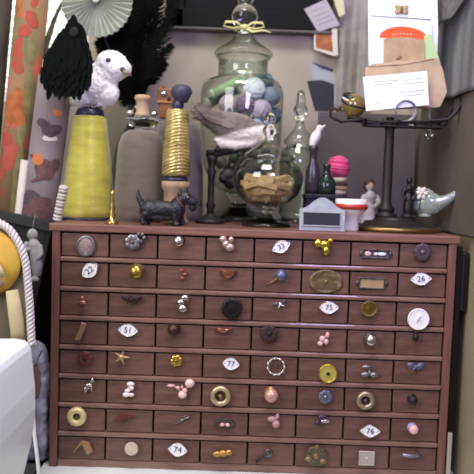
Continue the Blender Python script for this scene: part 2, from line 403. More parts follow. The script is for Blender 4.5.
K = [
 (1,1,86,246,'glass_knob',gem(17,19,crystal_pink,steel,.2),'pinkish cut glass knob'),
 (1,2,133,242,'flower_knob',lambda b:(flower(7,8,steel,dsilver)(b), [b.ell((.012+.0065*math.cos(k),-.006,.007+.0065*math.sin(k)),(.004,.002,.004),dsilver,u=8,v=6) for k in range(6)]),'pair of grey metal flowers'),
 (1,3,179,241,'round_knob',ball(5.5,silver,dsilver),'small silver knob'),
 (1,4,227,243,'ornament_knob',blobs([(-4,4,4,3.5),(-1,-1,4,4),(3,-4,5,4),(4,4,3,3)],mat('rose silver','#c9aaa4',.3,.6)),'lumpy rose and silver knob'),
 (1,5,281,246.5,'number_plate_knob',oval(20,12.5,-.42,'33'),'tilted white oval number plate'),
 (1,6,323,246,'brass_figure_knob',blobs([(-5,3,5,4),(1,2,6,4),(3,-4,4,5),(7,6,3,2)],gold),'bright brass figure'),
 (1,7,376,254,'label_pull',frame(26,8,dsilver,dinsert,[(-8,0,3.5,2.6,pink_p),(0,0,2.2,1.6,white_en),(6,0,5,1.8,white_en)]),'label holder with pink and white bits'),
 (1,8,422,252,'rosette_knob',flower(9,9,mat('dim pewter','#544449',.5,.4),mat('dim pewter core','#6a5c61',.4,.5)),'dark pewter rosette'),
 (2,1,90.5,270,'number_plate_knob',oval(19.5,14,-.68,'22',p=2.2),'tilted white oval number plate'),
 (2,2,137,271,'brass_knob',ball(7,mat('dull gold','#b89a4a',.3,.9),abrass),'round yellow brass knob'),
 (2,3,184,274,'small_hook',blobs([(-2,4,3,1.6),(1,0,3,1.8),(-1,-4,3,1.6)],mat('red brass','#8a4a40',.4,.5)),'small reddish hook'),
 (2,4,228,275,'cup_pull',cup(18,11,copper),'copper cup pull'),
 (2,5,281,275,'pin_knob',lambda b:(ball(5.5,bluegrey)(b), b.tube([(0,-.005,0),(-.013,-.004,-.011),(-.026,-.003,-.018)],.0009,copper,6)),'blue grey knob with a long pin'),
 (2,6,326,281.5,'brass_plaque',plaque(34,24,abrass),'large oval brass plaque'),
 (2,7,372,283.5,'label_pull',frame(25,10,dsilver,cinsert),'label holder with tan card'),
 (2,8,420,278.5,'number_plate_knob',oval(22,13,-.12,'26',p=1.9),'white oval number plate'),
 (3,1,83,301,'small_hook',blobs([(0,3,2,2.5),(0,-1,4,2)],copper),'small copper knob'),
 (3,2,132,299,'bow_knob',bow(20,mat('dark bronze','#3b2a2a',.5,.5)),'dark bronze bow'),
 (3,3,182,303,'ornament_knob',blobs([(3,6,4.5,3),(-1,1,4.5,3.5),(1,-5,5,4)],silver),'stacked silver beads'),
 (3,4,232,308,'lace_rosette',lambda b:(disc(10,blackm)(b), [b.torus((.0145*math.cos(k*PI/7),-.009,.0145*math.sin(k*PI/7)),.0028,.0008,blackm,(PI/2,0,0),12,6) for k in range(14)]),'black lace rosette'),
 (3,5,280,303.5,'bow_knob',bow(14,white_en,-.35,dsilver),'small white and grey bow'),
 (3,6,328.5,307,'number_plate_knob',oval(20,12.5,-.05,'75',p=2.1),'white oval number plate'),
 (3,7,368.5,308,'coin_knob',disc(8,brass,rim=abrass),'round brass coin'),
 (3,8,417.5,318.5,'ceramic_disc',lambda b:(disc(11,white_en,rim=white_en)(b), b.tube([(.003,-.0115,.004),(-.001,-.0118,-.001),(-.003,-.0115,-.004)],.0006,steel,6)),'large white ceramic disc'),
 (4,1,81,331,'metal_leaf',plate([(-6,-9),(0,-9),(6,8),(1,10)],mat('tan metal','#a07c62',.4,.5)),'tilted tan metal leaf'),
 (4,2,128.5,329.5,'number_plate_knob',oval(21,13,.05,'51',p=1.9),'white oval number plate'),
 (4,3,174,329,'round_knob',ball(6,mat('dark copper','#4f3431',.4,.6)),'dark round knob'),
 (4,4,223,331,'cup_pull',cup(17,6,copper),'thin copper cup pull'),
 (4,5,269,333,'flower_knob',lambda b:(flower(8,9,mat('dark petals','#33221f',.6),iron)(b), flower(5,5,iron,copper)(b)),'dark clustered flower'),
 (4,6,323,338,'ornament_knob',blobs([(4,4,2,3),(-1,0,3,3),(-3,-5,3,2.5),(3,-3,2.5,3)],pink_p),'small pinkish twist'),
 (4,7,370,339,'round_knob',ball(6,silver,dsilver),'silver round knob'),
 (4,8,415,335,'drop_knob',blobs([(0,3,2,2),(0,-2,3,4)],iron),'small dark drop'),
 (5,1,86,358,'rosette_knob',flower(8,8,darkred,mat('deep red','#3a1414',.5)),'dark red rosette'),
 (5,2,122,356.5,'starfish_knob',star(5,8.5,mat('pale gold','#cfb481',.35,.7),.3,.3),'pale gold starfish'),
 (5,3,176.5,360,'flower_knob',flower(6,6,gold,brass),'gold flower'),
 (5,4,231,363,'number_plate_knob',oval(18,12.5,.05,'77',p=2.2),'white oval number plate'),
 (5,5,276,366,'wreath_knob',wreath(10,mat('bright silver','#dcd6d2',.25,.8)),'silver leaf wreath'),
 (5,6,327.5,372.5,'disc_knob',disc(9.5,mat('yellow gold','#c9bc5c',.4,.5),hole=.2,rim=gold),'yellow gold disc with a dark centre'),
 (5,7,369,370,'ornament_knob',blobs([(-3,4,5,1.8),(0,-2,2,2),(-4,-4,5,2.4),(5,-4,5,2.6)],steel),'two tiered grey metal knob'),
 (5,8,415,366,'bow_knob',bow(17,bluegrey),'blue grey bow'),
 (6,1,89,386,'ornament_knob',blobs([(4,7,2,2.5),(0,2,4,1.6),(-3,-3,2,3),(3,-1,1.5,3)],silver),'silver twig'),
 (6,2,129,388,'white_twist_knob',blobs([(2,5,4,2.6),(3,1,2.5,2.5),(-1,-2,3,2.2),(-2,-6,4,2.5),(3,-6,3,2)],mat('white rose','#ece0dc',.3)),'white twisted knob'),
 (6,3,182,387,'beaded_knob',blobs([(-11,2,4,1.5),(-4,0,2,2),(1,-7,4.5,4,mat('shell pink','#e6c6bf',.3)),(3,-3,3,3),(8,5,5,4.5,mat('shell pink','#e6c6bf',.3))],pink_p),'string of pale pink beads'),
 (6,4,220.5,395,'brass_ring_knob',ring(8,2.6,mat('pale brass','#cdb98b',.3,.7),abrass),'pale brass ring'),
 (6,5,271,394,'pearl_knob',ball(7,mat('copper pearl','#cf9f8b',.25,.3),copper),'round copper pearl'),
 (6,6,325,396,'flower_knob',flower(8,7,bluegrey,steel),'blue grey rosette'),
 (6,7,365,399.5,'brass_ring_knob',ring(7,2.6,mat('grey brass','#a39880',.35,.7)),'grey brass ring'),
 (6,8,412,399,'round_knob',ball(4.5,iron),'small dark knob'),
 (7,1,77.5,415.5,'ring_knob',ring(6.6,3.6,mat('cream gold','#d4c08c',.4,.3),greend),'fat cream gold ring'),
 (7,2,125,416,'metal_leaf',plate([(-12,-4),(-6,2),(2,4),(12,3),(6,-1),(-2,-4)],darkred),'dark red leaf'),
 (7,3,182,420,'feather_pull',feather_k(7,20,steel,.5),'grey barred feather'),
 (7,4,225,423.5,'oval_pull',lambda b:(plaque(20,10,dsilver)(b), [b.ell((s*.0045,-.009,0),(.004,.003,.003),pink_p,u=10,v=8) for s in (-1,1)]),'dark oval with two pink pearls'),
 (7,5,274,420,'shell_knob',blobs([(-2,2,5,3),(2,-3,4,4),(3,5,2,3)],mat('dusty pink shell','#b98f8c',.4)),'dusty pink shell'),
 (7,6,322,420,'ornament_knob',blobs([(0,4,5,2.5,plum),(3,0,5,2,silver),(-5,-2,3,3,plum)],plum),'plum and silver knob'),
 (7,7,369.5,430,'number_plate_knob',oval(21.5,13,0,'76',p=1.6),'white pointed oval number plate'),
 (7,8,412.5,428,'round_knob',ball(4.8,pink_p,lav),'pinkish white knob'),
 (8,1,84,448,'metal_diamond',plate([(-12,-5),(-2,6),(4,-6),(10,-2),(6,7),(-2,9)],mat('tan bronze','#a07a5a',.4,.5)),'tan bronze folded diamond'),
 (8,2,132,447.5,'button_knob',disc(7,mat('bone','#bfae98',.5)),'bone coloured button'),
 (8,3,178,448.5,'number_plate_knob',oval(20.5,14,.1,'74',p=1.9),'white oval number plate'),
 (8,4,223,453,'ornament_knob',blobs([(-6,0,5,3),(0,1,5,3.4),(6,2,4,3)],mat('warm gold','#bb924c',.35,.7)),'warm gold oval'),
 (8,5,268,452,'key_pull',lambda b:(ring(3.4,1.4,dsilver)(b), b.tube([(-.002,-.006,-.003),(-.012,-.005,-.010),(-.020,-.004,-.016)],.0013,iron,6), b.box((-.018,-.0045,-.0175),(.003,.002,.004),iron)),'small dark key'),
 (8,6,316,455,'cluster_knob',lambda b:(flower(9,11,greend,abrass)(b), blobs([(-8,-3,4,3),(0,9,3,3),(7,-5,4,3)],abrass)(b)),'verdigris brass cluster'),
 (8,7,366,457,'square_label',plate([(-7.5,-7),(7.5,-7),(7.5,7),(-7.5,7)],mat('pale label','#a99c92',.6),mat('pale label rim','#cfc4b8',.5),True),'square pale label plate'),
 (8,8,410,453.5,'bar_pull',bar(20,steel),'silver bar pull'),
]
for k in K: knob(*k)
# ------------------------------------------------------------------ threads, cones
def P_(prof, s): return [(r*s, z*s) for r, z in prof]
navy = mat('navy plastic', '#2c2b45', .35)
Y = .15; s = S(Y); L = base(88, Y)
t = thing('thread_cone', 'tall yellow thread cone at the left end of the cabinet top', 'thread cone', L)
part('thread_winding', t, lambda b: b.lathe(P_([(0,2),(24,2),(26,4),(26,9),(24.6,30),(22.3,55),(18.3,84),(16.5,100),(15,102),(0,102)], s), thread('yellow yarn','#c0b647','#9d932f',260,.3,.5), seg=56))
part('cone_core', t, lambda b: b.lathe(P_([(0,0),(25,0),(25,2),(10,3),(11,101),(14,102),(14,105),(12.5,109),(9,110),(0,110)], s), navy))
yel_top = L + Vector((0,0,110*s))
L = base(140, .13); s = S(.13)*.99
taupe = thread('taupe yarn','#665a4f','#544940',240,.65,.5)
t = thing('thread_cone', 'wide taupe thread cone right of the yellow one, behind the black dog', 'thread cone', L)
part('thread_winding', t, lambda b: b.lathe(P_([(0,2),(25,2),(26.5,6),(26,30),(24.5,60),(23,78),(20,86),(14,91),(0,92)], s), taupe, seg=48))
part('cone_core', t, lambda b: b.lathe(P_([(0,0),(24,0),(24,2),(8,3),(8,92),(7,95),(0,95)], s), mat('grey cardboard','#6d655f',.8)))
taupe_top = L + Vector((0,0,95*s))
L = base(177, .225); s = S(.225)
mauve = thread('mauve grey yarn','#665d5e','#574f50',240,.65,.5)
t = thing('thread_cone', 'mauve grey thread cone standing behind the small gold cone', 'thread cone', L)
part('thread_winding', t, lambda b: b.lathe(P_([(0,2),(25,2),(26,6),(25,40),(23.5,75),(22,88),(19,95),(14,97),(0,98)], s), mauve, seg=48))
part('cone_core', t, lambda b: b.lathe(P_([(0,0),(24,0),(24,2),(8,3),(8,98),(7,100),(0,100)], s), mat('grey cardboard','#6d655f',.8)))
mauve_top = L + Vector((0,0,100*s))
Y = .075; s = S(Y); L = base(174.5, Y)
t = thing('wooden_spool', 'pale bare wooden spool carrying the small gold cone', 'spool', L)
part('spool_body', t, lambda b: b.lathe(P_([(0,0),(14,0),(14,4),(11.5,7),(11.5,33),(14,37),(14,43),(0,43)], s), pale_wood))
t = thing('thread_cone', 'small shiny gold thread cone with a navy flared top', 'thread cone', L+Vector((0,0,43*s)))
part('thread_winding', t, lambda b: b.lathe(P_([(0,5),(12.5,5),(14.2,8),(13.8,25),(12.4,45),(11.3,66),(10.4,70.5),(0,71)], s), thread('gold yarn','#cdb777','#8f7c45',110,.3,1.0,0,.45), seg=48, wob=.0002))
part('cone_core', t, lambda b: b.lathe(P_([(0,0),(12,0),(12.4,2),(11,5),(5,6),(5,71),(6,74),(6,79),(0,79)], s), navy))
part('cap', t, lambda b: (b.lathe(P_([(0,78),(6,78),(8,82),(11,88),(9,93),(5,95),(0,95)], s), mat('dusk navy plastic','#3b3850',.5), c=(.006,0,0)),))
# little brass finial
L = base(112, .025); s = S(.025)
o = MB(); o.lathe(P_([(0,0),(6.5,0),(6.5,2),(4,4),(2.5,6),(3.6,9),(2,12),(3.2,16),(1.6,20),(2.6,24),(1.2,29),(1.8,32),(0,35)], s), mat('polished brass','#c7a767',.22,1), seg=20)
tag(o.build('brass_finial', None, L), 'little turned brass finial at the foot of the yellow cone', 'finial')
# glass stopper with tan reel
s = S(.13); t = thing('glass_stopper', 'clear glass stopper with a tan reel and silver beads, standing on the taupe cone', 'stopper', taupe_top)
part('glass_dish', t, lambda b: (b.lathe(P_([(0,0),(11,0),(15,3),(17,6),(16,8),(10,8),(9,10),(0,10)], s), crystal)))
part('reel', t, lambda b: (b.lathe(P_([(0,10),(8,10),(8,12),(6.5,14),(6.5,24),(7.5,26),(8.5,28),(7,31),(0,32)], s), mat('tan wood','#ab9075',.6), seg=20)))
for sx in (-1, 1): part('bead', t, lambda b: b.ell((sx*12*s,-.004,13*s),(4*s,4*s,3.4*s), silver))
# carved owl
s = S(.235); cw = mat('orange brown wood','#8a5a38',.45,c2='#6b4229',scale=40,bump=.2)
t = thing('wooden_owl', 'small carved orange brown wooden owl with shiny eyes, on the mauve grey cone', 'figurine', mauve_top+Vector((-10*s,-.01,0)))
def f(b):
    b.box((0,0,8*s),(19*s,13*s,16*s),cw,.002); b.box((0,0,22*s),(22*s,14*s,13*s),cw,.0025); b.box((0,-.002,15.2*s),(23*s,15*s,2*s),mat('light brown wood','#a8764a',.5),.001)
    for q in (-1,1): b.box((q*8*s,0,30*s),(5*s,8*s,4*s),cw,.001,(0,q*.4,0))
part('body', t, f)
for q in (-1,1): part('eye', t, lambda b: b.ell((q*5*s,-8*s,23*s),(3.2*s,2*s,2.6*s),silver))
part('beak', t, lambda b: b.ell((0,-8*s,18*s),(1.6*s,1.6*s,2.6*s),iron))

# ------------------------------------------------------------------ figures from joined soft shapes
def figure(name, parent, s, L, m, vox=.0016, it=5, disp=0, ds=.01, loc=(0,0,0), rot=(0,0,0)):
    """L: ('e', x,z, rx,rz, tilt, y, ry) or ('t', [(x,z,y,r)...]) in units of s"""
    b = MB()
    for e in L:
        if e[0] == 'e':
            _, x, z, rx, rz, tl, y, ry = e; b.ell((x*s, y*s, z*s), (rx*s, ry*s, rz*s), m, (0, tl, 0))
        else: b.tube([(x*s, y*s, z*s) for x, z, y, r in e[1]], [max(r*s, .0012) for x, z, y, r in e[1]], m, 12)
    o = b.build(name, parent, loc, rot, fix=False); remesh(o, vox, it, disp, ds); return o
# white fluffy owl on the yellow cone
s = S(.15)
t = thing('white_owl', 'white fluffy toy owl perched on top of the yellow thread cone', 'toy bird', yel_top+Vector((5*s,0,-.0006)))
s *= 1.1
wf_ = mat('white fluff','#fbfaf7',.9,c2='#f2f1ee',scale=90)
EL = [('e',2,21,18,17,.2,0,15),('e',-10,12,11,12,.3,0,11),('e',15,38,15.5,13.5,.35,-3,13),('e',8,30,14,14,0,-1,13),('e',24,36,9,8,.4,-4,9),('e',6,8,9,9,0,0,9),('e',-20,9,10,6,-.5,2,6),('e',10,14,12,12,0,-2,10)]
figure('body', t, s, EL, wf_, .0018, 4, .003, .006)
b = MB(); rnd = random.Random(5)
for k in range(520):
    _, x, z, rx, rz, tl, y, ry = EL[k % 7]
    n = Vector((rnd.gauss(0,1), rnd.gauss(0,1), rnd.gauss(0,1))).normalized(); n.y = -abs(n.y) if rnd.random() < .5 else n.y
    p = Vector((x*s+n.x*rx*s, y*s+n.y*ry*s, z*s+n.z*rz*s)); d = (n + Vector((-.5,0,-.5))*.8).normalized(); q = p + d*s*rnd.uniform(.8,2); w = n.cross(d).normalized()*s*.9
    vs = [b.bm.verts.new(p*1.0+w), b.bm.verts.new(p-w), b.bm.verts.new(q)]; b.bm.faces.new(vs); b._fin(vs, wf_, False)
b.build('fluff', t)
for ex, ez in ((14,41),(26,34)): part('eye', t, lambda b: b.ell((ex*s,-15.5*s if ex<20 else -12.5*s,ez*s),(2.4*s,1.6*s,2.2*s),mat('dark glass eye','#3a3638',.1),(0,.3,0)))
part('beak', t, lambda b: b.tube([(27*s,-12*s,32*s),(32*s,-13*s,31*s),(34*s,-12*s,28*s)],[2.4*s,1.6*s,.4*s],mat('horn beak','#8b8078',.4),8))
for q in (-4, 5): part('foot', t, lambda b: [b.tube([(q*s,-3*s,2*s),((q+k*2.5)*s,-9*s,1.2*s),((q+k*3.5)*s,-12*s,.6*s)],[1.6*s,1.2*s,.6*s],mat('grey foot','#77706c',.6),8) for k in (-1,0,1)])
# scottie dog
s = S(.04); L = base(165, .028); dogm = mat('black glazed ceramic','#17161b',.35,c2='#24232a',scale=70,bump=.6,bscale=220)
t = thing('dog_figurine', 'black terrier dog figurine facing right at the front of the cabinet top', 'dog figurine', L)
figure('body', t, s, [('e',-3,16,21,9,.05,0,8),('e',-17,15,9,10,0,0,8),('e',11,16,9,10,0,0,8.5),('t',[(10,20,0,7),(17,27,0,6)]),('e',19,28,8,6.5,.35,0,6),
 ('t',[(20,28,0,5.2),(27,24,0,4.6),(31,22,0,3.6)]),('e',27,19,3.5,4.5,0,0,3.4),
 ('t',[(14,31,-3,2.8),(14.5,38,-3,.8)]),('t',[(19,32,3,2.8),(20.5,39,3,.8)]),('t',[(-23,20,0,3.4),(-27,28,0,2.6),(-27.5,35,0,1.1)]),
 ('t',[(-19,12,-4,4.5),(-22,5,-4,3.2),(-20,1,-4.5,3.4)]),('t',[(-18,12,4,4.5),(-17,5,4,3.2),(-15,1,4,3.4)]),('t',[(10,12,-4,4.2),(11,5,-4,3.2),(12.5,1,-4.5,3.4)]),('t',[(14,12,4,4),(16,5,4,3),(17.5,1,4,3.2)]),('e',-3,8,16,4,0,0,6)], dogm, .0013, 3, .0012, .004)
part('eye', t, lambda b: b.ell((22*s,-5.4*s,29*s),(1*s,.8*s,1*s),steel)); part('nose', t, lambda b: b.ell((34*s,0,22.5*s),(1.6*s,1.8*s,1.5*s),blackm))
part('collar', t, lambda b: b.torus((14.5*s,0,23.5*s),7.2*s,.9*s,mat('dull brown collar','#5c4138',.5),(0,.9,0)))
# bird on a black stand
Y = .15; s = S(Y); L = base(210, Y)
t = thing('bird_stand', 'black turned stand carrying the grey brown bird', 'stand', L)
part('base', t, lambda b: b.lathe(P_([(0,0),(15,0),(15,3),(11,5),(6,8),(4,10)], s), iron))
part('pole', t, lambda b: b.lathe(P_([(0,4),(4,9),(3.4,14),(5,18),(3.4,22),(3.2,45),(5,52),(3,56),(4.5,62),(6,66),(3,68),(0,68)], s), iron, seg=20))
part('perch', t, lambda b: b.tube([(-6*s,0,70*s),(6*s,0,70*s),(22*s,0,73*s),(30*s,0,74*s)],[3.4*s,3.6*s,2.6*s,1.4*s],iron))
def plumage():
    M = mat('bird plumage', '#7d716a', .95, c2='#655a53', scale=60, bump=.8, bscale=160, sheen=.3)
    n = M.node_tree.nodes; l = M.node_tree.links; bs = n['Principled BSDF']; old = bs.inputs['Base Color'].links[0].from_socket
    tc = n.new('ShaderNodeTexCoord'); sp = n.new('ShaderNodeSeparateXYZ'); l.new(tc.outputs['Object'], sp.inputs[0])
    a = n.new('ShaderNodeMath'); a.operation = 'MULTIPLY_ADD'; a.inputs[1].default_value = .30; a.inputs[2].default_value = 0
    l.new(sp.outputs['X'], a.inputs[0]); d = n.new('ShaderNodeMath'); d.operation = 'SUBTRACT'; l.new(a.outputs[0], d.inputs[0]); l.new(sp.outputs['Z'], d.inputs[1])
    mr = n.new('ShaderNodeMapRange'); mr.inputs[1].default_value = .007; mr.inputs[2].default_value = .013; l.new(d.outputs[0], mr.inputs[0])
    mx = n.new('ShaderNodeMix'); mx.data_type = 'RGBA'; l.new(mr.outputs[0], mx.inputs[0]); l.new(old, mx.inputs[6]); mx.inputs[7].default_value = lin('#e2d8cf'); l.new(mx.outputs[2], bs.inputs['Base Color'])
    return M
wing_m = [mat('wing feather a','#74685f',.9), mat('wing feather b','#887c73',.9)]
plm = plumage(); bt = thing('bird_figure', 'grey brown feathered bird with a pale belly perched before the tall glass jar', 'bird', L+Vector((22*s,0,96*s)))
figure('body', bt, s, [('e',0,0,30,14.5,.22,0,13),('e',-18,6,20,11,.35,0,11),('e',14,-3,20,11,.1,-1,11),('e',29,-6,10,8,0,-2,8),('e',-33,13,12,8,.5,0,7),('t',[(-20,-10,-2,4),(-14,-16,-2,5),(0,-17,-2,5.5),(16,-14,-2,5.5),(28,-8,-2,5)])], plm, .0018, 5, .003, .006)
def f(b):
    rr = random.Random(2)
    for row in range(6):
        for k in range(9-row):
            x = (-34+row*2.2+k*5.2)*s; z = (17-row*2.3-k*1.7)*s; y = -(9.5+row*1.1-abs(k-5)*.55)*s
            A = MX((x,y,z),(.15,.35+rr.uniform(-.15,.15),0)); P = [(-7*s,0),(-4*s,2.1*s),(2*s,2.2*s),(5*s,0),(2*s,-2*s),(-4*s,-1.8*s)]
            b.prism(P, .7*s, wing_m[rr.random() < .5], A)
part('wing', bt, f)
part('beak', bt, lambda b: b.tube([(36*s,-2*s,-6*s),(42*s,-3*s,-5*s),(44*s,-3*s,-3*s)],[3*s,1.8*s,.5*s],mat('dusky beak','#6d625c',.5),10))
part('eye', bt, lambda b: b.ell((32*s,-9.3*s,-3*s),(1.5*s,1*s,1.5*s),blackm))
for q in (-16, -6): part('foot', bt, lambda b: (b.tube([(q*s,-2*s,-17*s),(q*s,-3*s,-22*s)],[2.4*s,1.6*s],iron,8), [b.tube([(q*s,-3*s,-22*s),((q+k*3)*s,-5*s,-22*s),((q+k*4)*s,-4.5*s,-26*s)],[1.4*s,1.2*s,.6*s],iron,8) for k in (-1,0,1)]))
b = MB(); rr = random.Random(9)
for k in range(160):
    a = rr.uniform(1.5, 4.2); p = Vector((-36+rr.uniform(-6,14), rr.uniform(-6,4), 14+rr.uniform(-8,8)))*s; q = p + Vector((math.cos(a)*rr.uniform(3,9), rr.uniform(-2,2), math.sin(a)*rr.uniform(-3,9)))*s
    b.tube([p,(p+q)/2+Vector((0,0,s)),q],[.45*s,.35*s,.12*s],wing_m[1],4)
b.build('fluffy_tail', bt)

# ------------------------------------------------------------------ glass jars
jar_g = thin_glass('jar glass','#f3f7f4',.045); 
def jar(nm, label, px, Y, prof_body, prof_lid, prof_knob, foot=None, solid=True, group=None):
    s = S(Y); t = thing(nm, label, 'jar', base(px, Y), group)
    part('jar_body', t, lambda b: b.lathe(P_(prof_body, s), jar_g, seg=56))
    lid = part('lid', t, lambda b: b.lathe(P_(prof_lid, s), jar_g, seg=48))
    part('lid_knob', lid, lambda b: b.lathe(P_(prof_knob, s), crystal, seg=28))
    if foot: part('foot', t, lambda b: b.lathe(P_(foot, s), crystal, seg=36))
    return t, s
big, sb = jar('glass_jar', 'tall clear apothecary jar full of thread spools and yarn balls', 238, .285,
 [(0,28),(12,27),(26,34),(36,52),(40,78),(41,100),(41,124),(39.5,132),(35,138),(27,141),(25,143),(24.5,146),(24.5,158),(27,160),(27,162),(23.5,161),(23,147),(26,141)],
 [(23,161),(28,162),(29,164.5),(27.5,167),(20,172),(13,177),(9,182),(7,187),(0,188)],
 [(0,186),(7,186),(6.5,188),(9,190),(11,193),(13,199),(12.5,205),(9,210),(6,212),(8,216),(9,222),(7,228),(0,231)],
 [(0,0),(37,0),(38,3),(30,7),(16,11),(8,16),(9,22),(14,27),(0,28)])
rib = mat('yellow green ribbon','#cdcb86',.4); B0 = big.location
def bowf(b):
    z0 = 188*sb; y = -14*sb
    b.torus((0,0,z0),8.5*sb,1.6*sb,rib,(0,0,0),sc=(1,1,1))
    for q, ln in ((-1,20),(1,19)):
        b.tube([(0,y*.7,z0),(q*8*sb,y,z0+4*sb),(q*ln*.9*sb,y,z0+4*sb),(q*ln*sb,y,z0),(q*ln*.6*sb,y*1.1,z0-2*sb),(0,y*.8,z0)],[1*sb,1.6*sb,1.8*sb,1.4*sb,1.4*sb,1*sb],rib,8,flat=.5)
    b.tube([(0,y*.8,z0),(8*sb,y*1.1,z0-5*sb),(18*sb,y,z0-3*sb),(26*sb,y,z0-5*sb)],[1.4*sb,1.4*sb,1.2*sb,.8*sb],rib,8,flat=.5)
    b.ell((0,y*.9,z0),(3.4*sb,2.4*sb,2.6*sb),rib)
b = MB(); bowf(b); tag(b.build('ribbon_bow', None, B0), 'yellow green ribbon bow tied round the tall jar\'s lid knob', 'bow')
small, ss = jar('glass_jar', 'small footed glass jar holding little pale wooden pegs', 266, .105,
 [(0,22),(10,20),(22,24),(31,33),(35,45),(35,52),(31,60),(25,65),(24,67),(23,66),(30,59),(34,52),(34,45),(30,34),(21,25),(10,22)],
 [(25,66),(27,68),(24,72),(16,78),(8,83),(5,86),(0,87)],
 [(0,86),(5,86),(4,89),(7,93),(7,97),(4,100),(6,104),(6,109),(3,113),(0,114)],
 [(0,0),(24,0),(25,2),(20,5),(8,8),(5,12),(6,17),(11,20),(0,21)])
third, s3 = jar('glass_jar', 'narrow glass jar with a tall pointed lid between the pegs jar and the dark papers', 296, .27,
 [(0,4),(14,3),(18,10),(19,60),(17,72),(12,76),(12,78),(16,71),(18,59),(17,10)],
 [(12,77),(15,79),(15,82),(9,90),(5,95),(4,99),(0,100)],
 [(0,99),(4,99),(3.5,103),(7,108),(7,114),(4,118),(5,122),(3,130),(0,132)],
 [(0,0),(19,0),(19,3),(14,5),(0,5)])
# contents of the tall jar
C = lambda x, z, y=0: B0 + Vector((x*sb, y*sb, (z-4)*sb))
def spool(name, label, x, z, y, ln, r, m, tilt, yaw=0, group=None):
    t = thing(name, label, 'spool', C(x,z,y), group, (0,tilt,yaw))
    part('thread_winding', t, lambda b: b.lathe(P_([(0,-ln*.42),(r,-ln*.42),(r*1.04,0),(r,ln*.42),(0,ln*.42)], sb), m, seg=24))
    for q in (-1,1): part('spool_end', t, lambda b: b.lathe(P_([(0,q*ln*.42),(r*1.15,q*ln*.42),(r*1.15,q*ln*.5),(0,q*ln*.5)], sb), mat('pale spool end','#a9b79a',.5), seg=24))
def yball(label, x, z, y, r, m):
    b = MB(); b.ell((0,0,0),(r*sb,)*3,m); rr = random.Random(int(x*7+z))
    for k in range(9):
        b.torus((0,0,0), r*sb*1.0, r*sb*.07, m, (rr.uniform(0,3),rr.uniform(0,3),0), 28, 6)
    tag(b.build('yarn_ball', None, C(x,z,y)), label, 'yarn ball')
spool('thread_spool','pale green thread spool lying slantwise high in the tall jar',-14,134,-17,36,4.6,thread('pale green thread','#a3bf8c','#86a571',500),1.08)
spool('thread_spool','dark green thread spool just under the pale green one in the tall jar',-19,126,-7,34,5,thread('dark green thread','#46604a','#35493a',500),1.08)
yball('white yarn ball in the middle of the tall jar',11,133,-14,10.5,mat('white yarn','#d5d9de',.9))
yball('blue grey yarn ball at the right side of the tall jar',28,127,-9,9,mat('blue grey yarn','#7f8da0',.9))
yball('dark teal yarn ball above the blue grey ball in the tall jar',22,143,2,8.5,mat('teal yarn','#6b8182',.9))
yball('lilac yarn ball low in the front of the tall jar',19,112,-20,9.5,mat('lilac yarn','#b7a8bd',.9))
yball('purple yarn ball left of the lilac ball in the tall jar',3,116,-22,9,mat('purple yarn','#75637c',.9))
yball('pinkish grey yarn ball on the left inside the tall jar',-13,116,-22,9,mat('pinkish grey yarn','#a59598',.9))
yball('navy blue yarn ball low on the right inside the tall jar',31,109,-4,8,mat('navy yarn','#5f6c8a',.9))
yball('pale blue yarn ball lowest at the front right of the tall jar',14,95,-25,8,mat('pale blue yarn','#9db4cc',.9))
b = MB(); rr = random.Random(4); cols = [mat('dark scrap %d'%i, c, .8) for i, c in enumerate(('#4a4a4c','#5b5657','#3b4244','#6a6264','#454f4b','#585060'))]
for k in range(150):
    z = rr.uniform(36,104); R_ = (20+ (z-36)*.45 if z < 62 else 32)*.86; a = rr.uniform(0,2*PI); r = R_*math.sqrt(rr.random())
    b.ell((r*math.cos(a)*sb, r*math.sin(a)*sb, z*sb), (rr.uniform(4,6)*sb, rr.uniform(3,5)*sb, rr.uniform(3,5)*sb), cols[k % 6], (rr.random()*3,rr.random()*3,0), 10, 7)
o = tag(b.build('scrap_bundle', None, B0), 'dark grey fabric scraps filling the lower half of the tall jar', 'fabric scraps'); o['kind'] = 'stuff'
# wooden pegs in the small jar
pg = mat('peg wood','#d2ab80',.6,c2='#b98f63',scale=50); B1 = small.location
b = MB(); b.box((0,0,0),(19*ss,6.5*ss,5.5*ss),pg,.0008); b.box((2*ss,0,2.9*ss),(8*ss,6.5*ss,.5*ss),mat('peg light wood','#d3b084',.6))
src = b.build('wooden_peg', None, (0,0,0)); rr = random.Random(11); first = True
place = []
for z, n, R_ in ((28,5,10),(34.5,8,18),(41,9,22),(47,8,20)):
    for k in range(n): a = 2*PI*k/n + z; place.append((R_*math.cos(a), R_*math.sin(a), z, a))
place += [(0,0,41,1),(3,-2,50,.3),(-3,4,47,2)]
for (x, y, z, a) in place:
    o = src if first else src.copy()
    if not first: COL.objects.link(o)
    first = False
    o.location = B1 + Vector((x*ss, y*ss, z*ss)); o.rotation_euler = (rr.uniform(-.3,.3), rr.uniform(-.35,.35), a+PI/2+rr.uniform(-.4,.4))
    tag(o, 'small pale wooden peg heaped in the small footed glass jar', 'wooden peg', 'wooden pegs in the small jar')
